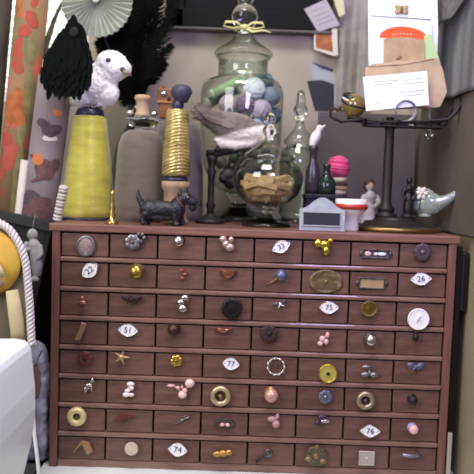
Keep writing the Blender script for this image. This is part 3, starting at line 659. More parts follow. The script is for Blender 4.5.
# ------------------------------------------------------------------ right part of the cabinet top
s = S(.15); tin = mat('black tin','#232226',.5,.3)
L = base(321, .165); t = thing('tin_box', 'black tin box behind the silver sign', 'tin', L)
part('box_body', t, lambda b: b.box((0,0,14*s),(36*s,26*s,28*s),tin,.002)); part('lid', t, lambda b: b.box((0,0,30.5*s),(38*s,28*s,5*s),tin,.002))
gb = mat('dark green glass','#26352c',.15,trans=.3)
o = MB(); o.lathe(P_([(0,0),(9,0),(10,4),(9,14),(4,19),(3.2,26),(4,27),(4,30),(0,30)], s), gb, c=(0,0,0))
tag(o.build('green_bottle', None, L+Vector((3*s,-4*s,33.1*s))), 'squat dark green glass bottle on the black tin', 'bottle')
o = MB(); o.lathe(P_([(0,0),(7,0),(7.5,4),(7,24),(4,32),(3.4,42),(5,44),(5,48),(0,48)], s), mat('dark plum glass','#38303a',.2))
pb = o.build('plum_bottle', None, L+Vector((-10.5*s,0,33.1*s))); tag(pb, 'slim dark plum bottle on the black tin, left of the green one', 'bottle')
wb = thing('white_bird', 'tiny white glazed bird on top of the slim plum bottle', 'bird figurine', pb.location+Vector((0,0,48.1*s)))
figure('body', wb, s, [('e',1,8,5,9,.4,0,4.5),('e',5,17,3.6,4,0,0,3.4),('t',[(-1,2,0,4),(-3,-1,0,2.4)]),('t',[(7,18,0,1.6),(11,21,0,.5)])], mat('white glaze','#ddd6d3',.25), .0012, 3)
# sign
Y = .012; s = S(Y); L = base(322, Y); sg = mat('silver painted wood','#a9adb3',.45,c2='#979ba2',scale=60); sl = mat('black slate','#1f252a',.6)
t = thing('sign_plaque', 'small silver arched sign with a blank black slate, standing at the cabinet front', 'sign', L)
arch = [(-23,0),(23,0),(23,22),(19,23),(14,25.5),(8,31)]+[(8*math.cos(a),28+6*math.sin(a)) for a in [PI*k/8 for k in range(1,8)]]+[(-8,31),(-14,25.5),(-19,23),(-23,22)]
part('panel', t, lambda b: b.prism([(x*s,z*s) for x,z in arch], 5*s, sg, MX((0,0,0),(-.05,0,0)), 0, .025))
part('slate', t, lambda b: b.box((-1*s,-.6*s,12.5*s),(36*s,1.2*s,12.5*s),sl,0,(-.05,0,0)))
for q in (-1,1): part('slate_trim', t, lambda b: b.box((-1*s,-.8*s,(12.5+q*6.8)*s),(38*s,1.4*s,1.2*s),sg,0,(-.05,0,0)))
# cup
Y = .052; s = S(Y); wg = mat('white china','#dcd6d0',.3)
t = thing('egg_cup', 'white china cup with a red band behind the silver sign', 'cup', base(350, Y))
part('cup_body', t, lambda b: b.lathe(P_([(0,0),(8,0),(8.5,2),(8,8),(8.4,14),(12,18),(15.5,22),(15.8,32),(15,32),(14,24),(0,20)], s), wg))
part('red_band', t, lambda b: b.lathe(P_([(15.2,22),(16.3,22),(16.3,27),(15.4,27)], s), mat('red glaze','#b03328',.35)))
# twine stack and pink ball
Y = .20; s = S(Y); L = base(335, Y)
tw = [mat('tan twine','#a98d6f',.9), mat('dark twine','#4e4038',.9), mat('cream twine','#cdbfa4',.9)]
t = thing('twine_stack', 'pole of tan, cream and dark twine coils under the pink ball', 'twine', L)
part('spindle', t, lambda b: b.lathe(P_([(0,0),(13,0),(13,3),(5,4),(5,48),(0,48)], s), pale_wood, seg=20))
for k in range(11): part('twine_coil', t, lambda b: b.torus((rnd.uniform(-1,1)*s,0,(6+k*4.0)*s),(11.5-k*.25)*s-2*s,2.6*s,tw[(0,2,0,1,2,0,1,2,0,1,2)[k]],(rnd.uniform(-.12,.12),rnd.uniform(-.12,.12),0),28,8))
pk = mat('hot pink yarn','#d23a72',.7,sheen=.3)
b = MB(); b.ell((0,0,0),(11.3*s,)*3,pk,u=28,v=18)
for k in range(9):
    z = (-8+k*2)*s; b.torus((0,0,z), math.sqrt(max((11.3*s)**2-z*z,0)), .75*s, mat('light pink yarn','#e0648f',.7) if k%2 else pk, (.06*(k%3-1),.08,0), 32, 6)
tag(b.build('pink_ball', None, L+Vector((1*s,0,59*s))), 'hot pink yarn ball on top of the twine coils', 'yarn ball')
# small person figurine
Y = .215; s = S(Y); L = base(368, Y)
t = thing('china_figurine', 'small china figurine in a white dress with brown hair, left of the brass disc', 'figurine', L)
dress = mat('white grey china','#aca29f',.35,c2='#d0c8c5',scale=50)
figure('body', t, s, [('t',[(0,0,0,11),(0,8,0,10),(0,18,0,7),(0,24,0,5),(1,31,-1,6.5),(1,36,-1,3)]),('t',[(-5,31,-1,3),(-8,25,-4,2.6),(-4,20,-8,2.2)]),('t',[(7,31,-1,3),(9,25,-4,2.6),(4,20,-8,2.2)]),('e',0,41,4.4,5.2,0,-1,4.6)], dress, .0013, 4)
part('hair', t, lambda b: (b.ell((-.6*s,.4*s,43.5*s),(5.4*s,5.2*s,4.8*s),mat('brown hair','#4a2e24',.6)), b.ell((-4*s,1*s,40*s),(2.6*s,3*s,3.4*s),mat('brown hair','#4a2e24',.6))))
part('face', t, lambda b: (b.ell((0,-5*s,41*s),(2.8*s,.9*s,3.4*s),mat('china skin','#c9a392',.4)), [b.ell((q*1.2*s,-5.9*s,41.8*s),(.4*s,.2*s,.3*s),iron,u=6,v=4) for q in (-1,1)]))
# letter holder
Y = .115; s = S(Y); L = base(393, Y); Lp = base(385, Y)
t = thing('letter_holder', 'dark metal stand on a brass edged disc, holding envelopes and papers in its wire arms', 'letter holder', L)
part('base', t, lambda b: (b.lathe(P_([(0,0),(45,0),(45,3.4),(42,5),(30,6),(29,9),(20,10),(19,12),(18,13.5),(0,14)], s), iron, seg=56), b.torus((0,0,2.6*s),45.0*s,2.3*s,mat('worn brass rim','#8c7548',.35,.9),seg=56)))
dx = (Lp-L).x
part('pole', t, lambda b: b.lathe(P_([(0,13),(11,13),(11,16),(8,17),(8,20),(9,21),(6,24),(4.6,30),(5,60),(4.6,90),(4.6,100),(7,104),(4,107),(4,112),(0,112)], s), iron, c=(dx,0,0), seg=20))
zb = 108
def f(b):
    for y in (-14, 12):
        b.tube([((-34)*s,y*s,zb*s),(-20*s,y*s,(zb-2)*s),(12*s,y*s,(zb-1)*s),(44*s,y*s,(zb+2)*s),(52*s,y*s,(zb+9)*s),(57*s,y*s,(zb+18)*s),(55*s,y*s,(zb+24)*s)],[1.4*s]*3+[1.6*s,2*s,1.8*s,1.2*s],iron,8)
    for x in (-34,-18,-2,14,30,44): b.tube([(x*s,-14*s,zb*s),(x*s,-6*s,(zb-4)*s),(x*s,4*s,(zb-4)*s),(x*s,12*s,zb*s)],1.3*s,iron,8)
    b.box((5*s,-1*s,(zb-5)*s),(76*s,18*s,1.6*s),iron,.0005)
part('tray', t, f)
def f(b):
    b.tube([(-34*s,-14*s,zb*s),(-44*s,-14*s,(zb-1)*s),(-58*s,-13*s,(zb-3)*s),(-68*s,-12*s,(zb+1)*s),(-70*s,-12*s,(zb+8)*s),(-65*s,-12*s,(zb+10)*s),(-62*s,-12*s,(zb+6)*s)],[1.5*s]*5+[1.2*s,.9*s],iron,8)
    b.tube([(-34*s,12*s,zb*s),(-50*s,4*s,(zb)*s),(-58*s,-8*s,(zb-3)*s)],1.3*s,iron,8); b.torus((-44*s,-6*s,(zb+1)*s),7*s,1.1*s,iron)
part('arm', t, f)
part('clip_ring', t, lambda b: [b.torus((3*s,(-17+k*1.3)*s,(zb+9)*s),(10-k*.4)*s,.75*s,steel,(PI/2,0,0),36,6) for k in range(3)])
HB = L
def hat(x, y, z): return HB + Vector((x*s, y*s, z*s))
# glass float on the arm
o = MB(); o.ell((0,0,0),(12*s,12*s,12*s),mat('amber glass','#8c7440',.08,trans=.35,coat=.6),u=32,v=20); o.torus((0,0,2*s),11.9*s,1.2*s,mat('black band','#1c1a1b',.3),(.35,.25,0),40,8); o.torus((0,0,5*s),10.4*s,1.3*s,mat('white band','#cfc8bd',.3),(.35,.25,0),40,8); o.torus((0,0,8*s),8.8*s,2.4*s,mat('black band','#1c1a1b',.3),(.35,.25,0),40,8)
tag(o.build('glass_float', None, hat(-46,-6,zb+13.5)), 'amber glass ball with black and white bands resting on the holder\'s left arm', 'glass ball')
# crystal drops
for (px, py, l2) in ((410,124,'upper crystal drop hanging under the holder tray'),(429,134,'lower crystal drop hanging under the holder tray\'s right end')):
    p = at(px, py, .10); b = MB(); b.ell((0,0,0),(3.4*s,3.4*s,4.6*s),crystal,u=8,v=6,smooth=False); b.tube([(0,0,4*s),(0,0,16*s if py<130 else 26*s)],.35*s,steel,6)
    tag(b.build('crystal_drop', None, p), l2, 'crystal')
# things on the disc
zd = 14.1
t = thing('dark_figurine', 'small dark metal standing figurine on the brass edged disc, right of the pole', 'figurine', hat(13,-4,zd-.1))
figure('body', t, s, [('t',[(0,0,0,6),(0,3,0,5),(0,8,0,5.5),(0,18,0,5),(0,24,0,3.6),(0,29,0,4.8),(0,32,0,2.2)]),('t',[(4,29,0,2),(6.5,23,-2,1.7),(4,17,-4,1.5)]),('t',[(-4,29,0,2),(-6.5,23,-2,1.7),(-4,17,-4,1.5)]),('e',0,36,3.2,3.8,0,0,3.2)], mat('dark bronze figure','#272224',.4,.5), .0012, 3)
part('base', t, lambda b: b.box((0,0,.9*s),(12*s,10*s,1.8*s),iron,.0005))
gg = mat('pale green glass','#a9b4a4',.12,trans=.45,coat=.5)
t = thing('glass_fish', 'pale green glass fish with raised tail on the right of the brass edged disc', 'glass fish', hat(35,0,zd+12), None, (0,0,-.35))
figure('body', t, s, [('e',-3,2,18,12,0,0,8),('e',-16,3,7,6,0,0,5),('t',[(8,2,0,8),(18,7,0,5),(26,14,0,3)]),('e',31,19,9,4,-.6,0,2.2),('t',[(-4,-8,0,4),(-4,-11,0,7)]),('e',-5,14,9,4,.2,0,1.6)], gg, .0014, 4)
part('eye', t, lambda b: b.ell((-17*s,-4.6*s,5*s),(1.3*s,.8*s,1.3*s),blackm))
p = hat(25,-6,zd+24); b = MB()
for k in range(6): a = k*PI/3; b.ell((3.6*s*math.cos(a),0,3.6*s*math.sin(a)),(3.4*s,1.2*s,2.2*s),mat('cream petals','#d3cebf',.7),(0,-a,0),u=12,v=8)
b.ell((0,-.8*s,0),(2*s,1.2*s,2*s),tw[2]); b.tube([(0,.5*s,0),(-1*s,1*s,-12*s),(-2*s,1*s,-24*s)],.6*s,mat('green stem','#4b5a40',.7),6)
tag(b.build('paper_flower', None, p), 'cream artificial flower between the dark figurine and the glass fish', 'flower')

# ------------------------------------------------------------------ papers in the holder
def card(name, label, cat, pts, Y, m, th=.0007, lean=0, extra=None, group=None):
    W = [at(px, py, Y) for px, py in pts]; c = sum(W, Vector())/len(W); bz = min(w.z for w in W)
    o0 = Vector((c.x, Y, bz)); b = MB(); b.prism([(w.x-o0.x, w.z-o0.z) for w in W], th, m)
    if extra: extra(b, lambda px, py: ((at(px,py,Y)-o0).x, (at(px,py,Y)-o0).z))
    return tag(b.build(name, None, o0, (lean,0,0)), label, cat, group)
wp = mat('white paper','#eef2f0',.7); bp_ = mat('pale blue paper','#dfe6ea',.7); tnp = mat('brown kraft paper','#b69b7b',.85,c2='#a68a69',scale=50); linep = mat('print grey','#b9c5c8',.8); greyp = mat('grey edge','#9a9aa0',.6)
orange = mat('orange print','#e2561f',.6); bagp = mat('pale kraft bag','#c3ab8d',.85,c2='#b1987a',scale=30); greenp = mat('light green paper','#b4cc96',.7)
def lines(rows, m=linep, w=.0006):
    def ex(b, q):
        for (xa, ya, xb, yb) in rows:
            A, B_ = q(xa,ya), q(xb,yb); b.tube([(A[0],-.0002,A[1]),(B_[0],-.0002,B_[1])], w, m, 5)
    return ex
card('envelope','white envelope at the front of the wire holder, with faint grey printed lines','envelope',[(363,77),(427,71),(429,105),(366,111)],.088,wp,.0012,0,lambda b,q:(lines([(372,82,398,80),(372,85,392,83),(404,80,422,78),(402,84,424,82),(400,92,424,90),(404,96,422,94)])(b,q), b.torus((q(379,100)[0],-.0003,q(379,100)[1]),.006,.0005,linep,(PI/2,0,0),20,5)))
card('paper_bag','pale kraft paper bag behind the white envelope','paper bag',[(365,68),(372,64),(438,58),(443,70),(447,92),(440,107),(367,110)],.104,bagp,.004,0,lambda b,q:lines([(368,66,398,65),(398,65,434,59)],tnp,.0011)(b,q))
card('brown_card','brown kraft card with a curved top edge in front of the orange print','card',[(384,110),(384,39),(396,37),(410,37.5),(424,40),(426,108)],.110,tnp,.001,0,lambda b,q:b.ell((q(399,58)[0],-.0004,q(399,58)[1]),(.006,.0006,.003),mat('brown print','#7d6549',.8),(0,-.5,0)))
def ora(b, q):
    P = []
    for k in range(17): a = PI-PI*k/16; P.append(q(404+26*math.cos(a)*.95, 39-13*math.sin(a)*(.95) + (404+24*math.cos(a)-404)*.06))
    b.prism(P, .0008, orange, None, -.0008)
    for k in range(6): A = q(393+k*3.6, 33.5+abs(k-2.5)*.5); b.ell((A[0],-.001,A[1]),(.0016,.0003,.0012),mat('pale print','#f0cdb8',.7),u=8,v=6)
card('printed_sheet','pale blue sheet with an orange arch print and grey top edge','printed sheet',[(371,15),(431,19),(436,108),(368,110)],.118,bp_,.001,0,lambda b,q:(ora(b,q), lines([(371,15.6,431,19.6)],greyp,.0010)(b,q)))
card('green_card','light green card edge showing right of the brown card','card',[(424,36),(431,33),(440,62),(440,107),(424,108)],.114,greenp,.0008)
card('white_sheet','large blank white sheet at the top right of the papers','sheet',[(368,-12),(437,-12),(438,28),(436,108),(369,110)],.126,wp,.001,0,None)
p = at(401, 10, .126); t = thing('moth_brooch', 'small tan moth ornament pinned on the large white sheet', 'brooch', p+Vector((0,-.004,0)))
part('wings', t, lambda b: [b.ell((q*3*s,0,zz*s),(4*s,.8*s,2.6*s),mat('tan moth','#a9926c',.7),(0,q*r_,0),u=12,v=8) for q in (-1,1) for zz,r_ in ((1.6,-.4),(-1.6,.5))]); part('body', t, lambda b: b.ell((0,-.6*s,0),(1.1*s,1.1*s,4*s),mat('brown moth','#6f5637',.7),u=10,v=8))
# cards on the wall, left of the silver cloth
card('note_card','lilac grey handwritten card tucked up beside the dark frame','card',[(304,9),(326,-1),(340,25),(318,32)],.408,mat('lilac grey card','#a59fa8',.8),.001,0,lines([(311,12,324,7),(314,17,328,11),(316,21,331,15),(318,25,334,19)],mat('faint pen','#85808c',.8),.0005))
card('photo_card','orange brown picture with a white border below the lilac grey card','picture',[(314,27),(337,29),(338,55),(333,56),(314,49)],.412,mat('off white card','#cfc8c2',.7),.001,0,lambda b,q:b.prism([q(*p_) for p_ in ((315,28),(331,29),(333,52),(316,48))],.0006,mat('orange brown print','#b06a3c',.6,c2='#7f4325',scale=45),None,-.0005))
card('pale_card','pale blue grey card with a black corner stripe, left of the silver cloth','card',[(310,62),(333,68),(338,104),(318,108)],.4388,mat('blue grey card','#a3a5ac',.7),.001,0,lambda b,q:b.prism([q(*p_) for p_ in ((311,62),(333,69),(333,72),(322,69))],.0006,blackm,None,-.0005))
card('black_card','black card overlapping the pale blue grey card','card',[(307,81),(322,80),(334,84),(334,111),(315,110)],.4375,mat('black card','#252428',.6),.001)
card('cream_strip','cream paper strip hanging between the lilac card and the silver cloth','paper strip',[(331,-10),(343,-10),(345,14),(339,17)],.405,mat('cream paper','#c6bda3',.8),.001)
# hanging cloths
def cloth(name, label, plan, ztop, zbot, m, amp, nf, drop=0, seed=1, th=.0015, kind='cloth'):
    rr = random.Random(seed); b = MB(); NU, NV = 90, 40; V = []
    for j in range(NV+1):
        row = []
        for i in range(NU+1):
            u, v = i/NU, j/NV; k = u*(len(plan)-1); a = min(int(k), len(plan)-2); p = Vector(plan[a]).lerp(Vector(plan[a+1]), k-a)
            z = ztop + (zbot + drop*(u-.5) + .004*math.sin(u*9) - ztop)*v
            w = amp*(.35+.65*v)*(math.sin(u*nf*2*PI+seed+.6*math.sin(v*3+u*4))+.35*math.sin(u*nf*4.7*PI+v*2))
            row.append(b.bm.verts.new((p.x + w*.3, p.y + w, z)))
        V.append(row)
    for j in range(NV):
        for i in range(NU): b.bm.faces.new((V[j][i],V[j][i+1],V[j+1][i+1],V[j+1][i]))
    b._fin([v for r in V for v in r], m, True); o = b.build(name); so = o.modifiers.new('s','SOLIDIFY'); so.thickness = th
    return tag(o, label, kind)
silk = mat('silver grey cloth','#97918f',.55,c2='#837c7b',scale=30,sheen=.4,bump=.3,bscale=90)
p0, p1 = at(338, 60, .43), at(374, 60, .43)
cloth('silver_cloth','silver grey folded cloth hanging behind the papers and above the glass ball',[(p0.x,.428),(p1.x,.428)],.92,at(345,108,.43).z,silk,.006,1.6,.01,3)
char = mat('charcoal corduroy','#383634',.95,c2='#292826',scale=200,stretch=(1,1,.05),sheen=.3)
p0 = at(431, 60, .30)
cloth('charcoal_cloth','charcoal ribbed cloth hanging in folds at the upper right',[(.344,.33),(.350,.22),(.350,.08),(.347,-.06)],.95,at(446,100,.2).z,char,.009,3,-.03,5)
pc = mat('grey check cloth','#6d6b6c',.9,c2='#535153',scale=80)
p0, p1 = at(437, 8, .17), at(458, 8, .10)
cloth('check_cloth','short mid grey cloth flap over the charcoal cloth beside the white sheet',[(min(p0.x,.335),.17),(min(p1.x,.340),.03)],.95,at(450,16,.1).z,pc,.002,1.5,.02,2)
# dark board added as the wall's shade behind the right-hand things
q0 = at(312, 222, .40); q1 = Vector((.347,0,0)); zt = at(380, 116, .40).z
zt -= TOP; bd = mat('mauve grey shade board','#5e5558',.8,c2='#544c4f',scale=9); b = MB(); b.box(((q0.x+q1.x)/2,0,zt/2),(q1.x-q0.x,.008,zt),bd,.001)
tag(b.build('back_shade_board', None, (0,.362,TOP+.0002)),'mauve grey shade board added as shade on the wall behind the letter holder','board')
b = MB(); b.box((0,-.20,.17),(.005,.38,.34),mat('brown grey shade board','#625850',.85,c2='#574e47',scale=9),.001)  # added board; its colour carries the cloth's shade on the right wall
tag(b.build('side_shade_board', None, (.358,.37,TOP+.0002)),'tall brown grey shade board added as shade on the right wall beside the brass edged disc','board')
# framed picture at the top
p0 = at(166, 20, .42); p1 = at(332, 20, .42); zb_ = at(240, 29, .42).z
t = thing('picture_frame', 'large black framed picture hanging high behind the tall jar', 'picture frame', ((p0.x+p1.x)/2, .44, zb_))
w_ = p1.x-p0.x; h_ = .30; fm = mat('dull black frame','#0d0d10',.7,spec=.2); fe = mat('grey frame lip','#565350',.5)
part('frame', t, lambda b: [b.box(c, z_, fm, .003) for c, z_ in (((0,-.015,.02),(w_,.03,.04)),((0,-.015,h_-.02),(w_,.03,.04)),((-w_/2+.02,-.015,h_/2),(.04,.03,h_)),((w_/2-.02,-.015,h_/2),(.04,.03,h_)))])
part('frame_lip', t, lambda b: b.box((0,-.0165,-.0035),(w_,.033,.005),fe,.001))
part('picture', t, lambda b: b.box((0,-.008,h_/2),(w_-.06,.006,h_-.06),mat('night blue print','#0b0c12',.7,spec=.2)))

# ------------------------------------------------------------------ pleated paper fan, feathers
p = at(97, 1, .225); s = S(.225)
t = thing('paper_rosette', 'round pleated grey green paper fan on a stick above the white owl', 'paper fan', p)
pm = mat('pleated paper','#b9c0b4',.8,c2='#a7aea3',scale=30)
def f(b):
    n = 34; R_ = 35*s; c = b.bm.verts.new((0,-.004,0)); rg = []
    for k in range(2*n): a = PI*k/n; rg.append(b.bm.verts.new((R_*math.cos(a), -.009 if k % 2 else .004, R_*math.sin(a))))
    inn = [b.bm.verts.new((v.co.x*.12, -.007 if k % 2 else -.003, v.co.z*.12)) for k, v in enumerate(rg)]
    for k in range(2*n): b.bm.faces.new((rg[k], rg[(k+1)%(2*n)], inn[(k+1)%(2*n)], inn[k])); b.bm.faces.new((inn[k], inn[(k+1)%(2*n)], c))
    b._fin(rg+inn+[c], pm, False)
o = part('pleats', t, f); so = o.modifiers.new('s','SOLIDIFY'); so.thickness = .0008
t_ros = t
part('centre_button', t, lambda b: b.lathe([(0,.008),(.006,.008),(.007,.011),(.004,.014),(0,.0145)],mat('white button','#d6d8d0',.5),M=MX((0,0,0),(PI/2,0,0)),seg=20))
# black vase with plumes
vs = base(134, .30); s = S(.30); vase = mat('black green glass','#101a16',.12,coat=.4)
t = thing('feather_vase', 'black green glass vase of feathers standing behind the thread cones', 'vase', vs)
part('vase_body', t, lambda b: b.lathe(P_([(0,0),(20,0),(22,6),(24,40),(20,70),(10,90),(8,102),(11,110),(10,110),(7,101),(0,96)], s), vase, seg=40))
fk = mat('black feather','#050505',.85,spec=.12); fd = mat('black green feather','#070b09',.85,spec=.12)
vt = vs + Vector((0,0,104*s))
pr = t_ros.location
part('stick', t_ros, lambda b: b.tube([Vector((0,.010,0)), Vector((.01,.02,-.06)), vt-pr+Vector((-.008,-.004,.012)), vt-pr+Vector((-.004,0,-.05))],.0015,blackm,8))
def plume(pts, wid, m, seed, n=150, thick=.0015, name='plume', label=None, group='black plumes'):
    rr = random.Random(seed); W = [Vector(p) for p in pts]; o0 = W[0].copy(); W = [w-o0 for w in W]
    def ev(t):
        k = t*(len(W)-1); a = min(int(k), len(W)-2); f_ = k-a
        P0 = W[max(a-1,0)]; P1 = W[a]; P2 = W[a+1]; P3 = W[min(a+2,len(W)-1)]
        return .5*((2*P1)+(P2-P0)*f_+(2*P0-5*P1+4*P2-P3)*f_*f_+(3*P1-P0-3*P2+P3)*f_**3)
    b = MB(); R_ = [ev(i/24) for i in range(25)]; b.tube(R_, [.0016*(1-i/26) for i in range(25)], m, 6); V = []
    for i in range(n):
        t = .12+.88*i/n; p = ev(t); d = (ev(min(t+.02,1))-ev(max(t-.02,0))).normalized(); sd = d.cross(Vector((0,1,0))).normalized()
        for q in (-1,1):
            ln = wid*(math.sin(PI*min(t*.95+.05,1))**.6*.9+.1)*rr.uniform(.7,1.15); e = (d*rr.uniform(.8,1.3)+sd*q*1.0+Vector((0,rr.uniform(-.45,.35),0))).normalized()
            mid = p+e*ln*.55+Vector((0,0,-.002)); tip = p+e*ln+d*ln*.15+Vector((0,0,-.004)); w = d*thick
            vs_ = [b.bm.verts.new(x) for x in (p-w,p+w,mid+w*.8,mid-w*.8)]; tv = b.bm.verts.new(tip); b.bm.faces.new(vs_); b.bm.faces.new((vs_[3],vs_[2],tv)); V += vs_+[tv]
    b._fin(V, m, False); return tag(b.build(name, None, o0, fix=False), label, 'feather', group)
PL = [((122,60),(118,22),(117,-25)),((128,62),(128,15),(124,-30)),((135,58),(142,12),(140,-30)),((142,60),(155,20),(160,-25)),((146,66),(163,30),(178,-8)),((124,70),(120,40),(118,8)),((132,70),(136,38),(148,4)),((140,78),(150,50),(166,24)),((143,82),(156,62),(172,44)),((116,84),(106,62),(98,40)),((128,84),(128,60),(131,30)),((140,88),(152,76),(166,62)),((126,50),(135,5),(130,-35)),((138,40),(150,5),(172,-18)),((114,66),(108,48),(104,34)),((118,90),(108,74),(96,60)),((118,60),(108,30),(100,10)),((116,70),(110,50),(112,24)),((120,66),(114,36),(108,14)),((130,70),(140,20),(152,-20)),((126,72),(122,30),(130,-10))]
for i, P in enumerate(PL):
    Yp = .27+.02*(i % 4); pts = [vt+Vector((random.uniform(-.006,.006),random.uniform(-.006,.006),0))]+[at(x,y,Yp) for x,y in P]
    plume(pts, .034 if i < 7 or i > 11 else .024, fk if i % 3 else fd, i, label='long black plume standing in the dark vase behind the white owl')
# teardrop of dark feathers
Y = .085; s = S(Y); ctr = at(66, 68, Y)
t = thing('feather_fan', 'black green teardrop fan of overlapping feathers left of the white owl', 'feather fan', at(66, 98, Y))
def tear(u):   # outline half width along height 0..1 (px)
    T = [(0,10),(.04,16),(.24,24.5),(.5,22.5),(.76,14),(1,2)]
    for (a,p),(c,q) in zip(T,T[1:]):
        if u <= c: return p+(q-p)*(u-a)/(c-a)
    return 3
def f(b):
    rr = random.Random(6)
    b.ell((1*s,0,29*s),(23*s,6*s,28*s),fk,(0,.05,0),u=24,v=14); b.ell((7*s,0,50*s),(13*s,4*s,24*s),fk,(0,.1,0),u=24,v=14)
    for row in range(17):
        u = 1-row/17; z = u*73*s; hw = tear(u)*s; n = max(3, int(hw/(2.6*s)))
        for k in range(n):
            x = (-1+2*(k+.5)/n)*hw+ .10*z - 1*s; a = -x/(30*s)*.6+rr.uniform(-.15,.15); y = -7*s*math.sqrt(max(0,1-((x-.1*z)/(hw+1e-6))**2))*(1-abs(u-.4))-.6*s*row/17*3
            ln = rr.uniform(11,15)*s; P = [(0,2*s),(2.2*s,-2*s),(3*s,-ln*.5),(1.6*s,-ln*.85),(0,-ln),(-1.6*s,-ln*.85),(-3*s,-ln*.5),(-2.2*s,-2*s)]
            b.prism(P, .5*s, (fk,fd,fd)[rr.randrange(3)], MX((x,y,z+6*s),(-.12,a-x/(60*s)*(1-u)*-1,0)))
part('feathers', t, f)
part('green_eye', t, lambda b: b.ell((8*s,-6*s,63*s),(5*s,2*s,5*s),mat('dark teal eye','#040a08',.8),u=16,v=10))
qe = at(57,84,.150)-t.location
part('quill', t, lambda b: b.tube([(0,4*s,40*s),tuple(qe+Vector((0,-.01,.022))),tuple(qe+Vector((0,0,.012))),tuple(qe-Vector((.004,0,.05)))],.0016,fd,8))
# twig
o = MB(); A, B_ = at(46,44,.26), at(66,-6,.26); o0 = at(46, 90, .26); o.tube([Vector((-.004,0,-.20)),Vector((0,0,0)),A-o0,(A+B_)/2-o0+Vector((-.003,0,0)),B_-o0],[.003,.004,.0062,.004,.002],mat('grey twig','#6d655b',.9,c2='#544c43',scale=90,bump=.5),10)
tag(o.build('twig', None, o0), 'grey brown twig slanting up left of the dark feather fan', 'twig')
# ------------------------------------------------------------------ left: black bin with rolls
TH = .19; Yb = .085; wB, dB = .26, .22; corner = at(53, 222, Yb); ct, st = math.cos(TH), math.sin(TH)
hB = corner.z/ct
O = corner - Vector((wB/2*ct + hB*st, 0, -wB/2*st + hB*ct)) + Vector((0, dB/2, 0))
binm = mat('black painted board', '#111013', .8, c2='#1a191b', scale=20)
t = thing('storage_bin', 'black box leaning against the left side of the wooden cabinet, holding upright rolls', 'bin', O, None, (0,TH,0))
for q in (-1,1):
    part('side_panel', t, lambda b: b.box((q*(wB/2-.004),0,hB/2),(.008,dB,hB),binm,.001))
    part('face_panel', t, lambda b: b.box((0,q*(dB/2-.004),hB/2),(wB-.016,.008,hB),binm,.001))
part('bottom_panel', t, lambda b: b.box((0,0,.004),(wB-.016,dB-.016,.008),binm))
for q in (-1,1): part('rim', t, lambda b: b.box((0,q*(dB/2+.001),hB-.009),(wB+.004,.006,.018),mat('dark grey rim','#1e1d1f',.5),.001))
def roll(name, label, x0,y0, x1,y1, r, Y, m, deco=None, down=.12, solid=False):
    A, B_ = at(x0,y0,Y), at(x1,y1,Y); d = (B_-A).normalized(); o0 = A-d*down; ln = (B_-o0).length; s = S(Y); tl = math.atan2(d.x, d.z)
    b = MB(); R_ = r*s; b.lathe([(R_*.8,0),(R_,0),(R_,ln),(R_*.86,ln),(R_*.84,ln-.004),(R_*.8,ln-.02)], m, seg=48)
    if deco:
        def patch(u, v, ru, rv, mm, tilt=0, off=.0005):
            if mm is redp: ru *= .8; rv *= .85
            c = None; n = 20; V = []; rings = []
            for k in range(0, 5):
                ring_ = []
                for i in range(n if k else 1):
                    a = 2*PI*i/n; du, dv = ru*k/4*math.cos(a), rv*k/4*math.sin(a); uu = u + du*math.cos(tilt)-dv*math.sin(tilt); vv = v + du*math.sin(tilt)+dv*math.cos(tilt)
                    jg = 1+.22*noise.noise(Vector((u*3.1+a*1.7,v*.7,k*.1))) ; uu = u+(uu-u)*jg; vv = v+(vv-v)*jg; an = -PI/2 + uu/r; ring_.append(b.bm.verts.new(((R_+off)*math.cos(an),(R_+off)*math.sin(an),down+vv*s)))
                rings.append(ring_); V += ring_
            for i in range(n): b.bm.faces.new((rings[0][0], rings[1][i], rings[1][(i+1)%n]))
            for k in range(1,4):
                for i in range(n): b.bm.faces.new((rings[k][i],rings[k+1][i],rings[k+1][(i+1)%n],rings[k][(i+1)%n]))
            b._fin(V, mm, True)
        deco(patch)
    o = b.build(name, None, o0, (0,tl,0), fix=False); return tag(o, label, 'roll')
def leaf_mat():
    M = mat('floral print', '#8a6d50', .85, c2='#686143', scale=16, stretch=(1,1,.5), thr=(.45,.6)); n = M.node_tree.nodes; l = M.node_tree.links; bs = n['Principled BSDF']
    old = bs.inputs['Base Color'].links[0].from_socket; tc = n.new('ShaderNodeTexCoord')
    nt = n.new('ShaderNodeTexNoise'); nt.inputs['Scale'].default_value = 22; nt.inputs['Detail'].default_value = 3; l.new(tc.outputs['Object'], nt.inputs[0])
    cr = n.new('ShaderNodeValToRGB'); cr.color_ramp.elements[0].position = .52; cr.color_ramp.elements[1].position = .6; l.new(nt.outputs[0], cr.inputs[0])
    mx = n.new('ShaderNodeMix'); mx.data_type = 'RGBA'; l.new(cr.outputs[0], mx.inputs[0]); l.new(old, mx.inputs[6]); mx.inputs[7].default_value = lin('#b4574a'); l.new(mx.outputs[2], bs.inputs['Base Color'])
    return M
redp = mat('red leaf print','#b0443d',.8,c2='#99503c',scale=90); orp = mat('orange leaf print','#b56a3e',.85,c2='#95552f',scale=60); olp = mat('olive print','#8a8159',.85,c2='#776f4b',scale=60)
def decoA(p):
    for u,v,a,b_,m_,t_ in ((6,188,7,10,redp,.5),(0,176,8,7,redp,.3),(-6,160,6,12,redp,-.4),(-3,142,7,10,redp,.6),(-2,152,4,8,redp,0),(7,205,4,8,redp,-.2),(-6,100,9,16,orp,0),(2,110,7,12,orp,.3),(-8,72,9,8,redp,0),(4,92,5,7,orp,0),(-3,48,8,8,redp,.4),(-9,38,4,8,redp,0),(9,120,4,22,olp,0),(8,30,5,38,olp,0),(7,80,4,14,olp,0),(8,160,4,14,olp,.1),(-8,200,4,14,orp,0)):
        p(u,v,a,b_,m_,t_,.0004+.0001*(abs(v)%5))
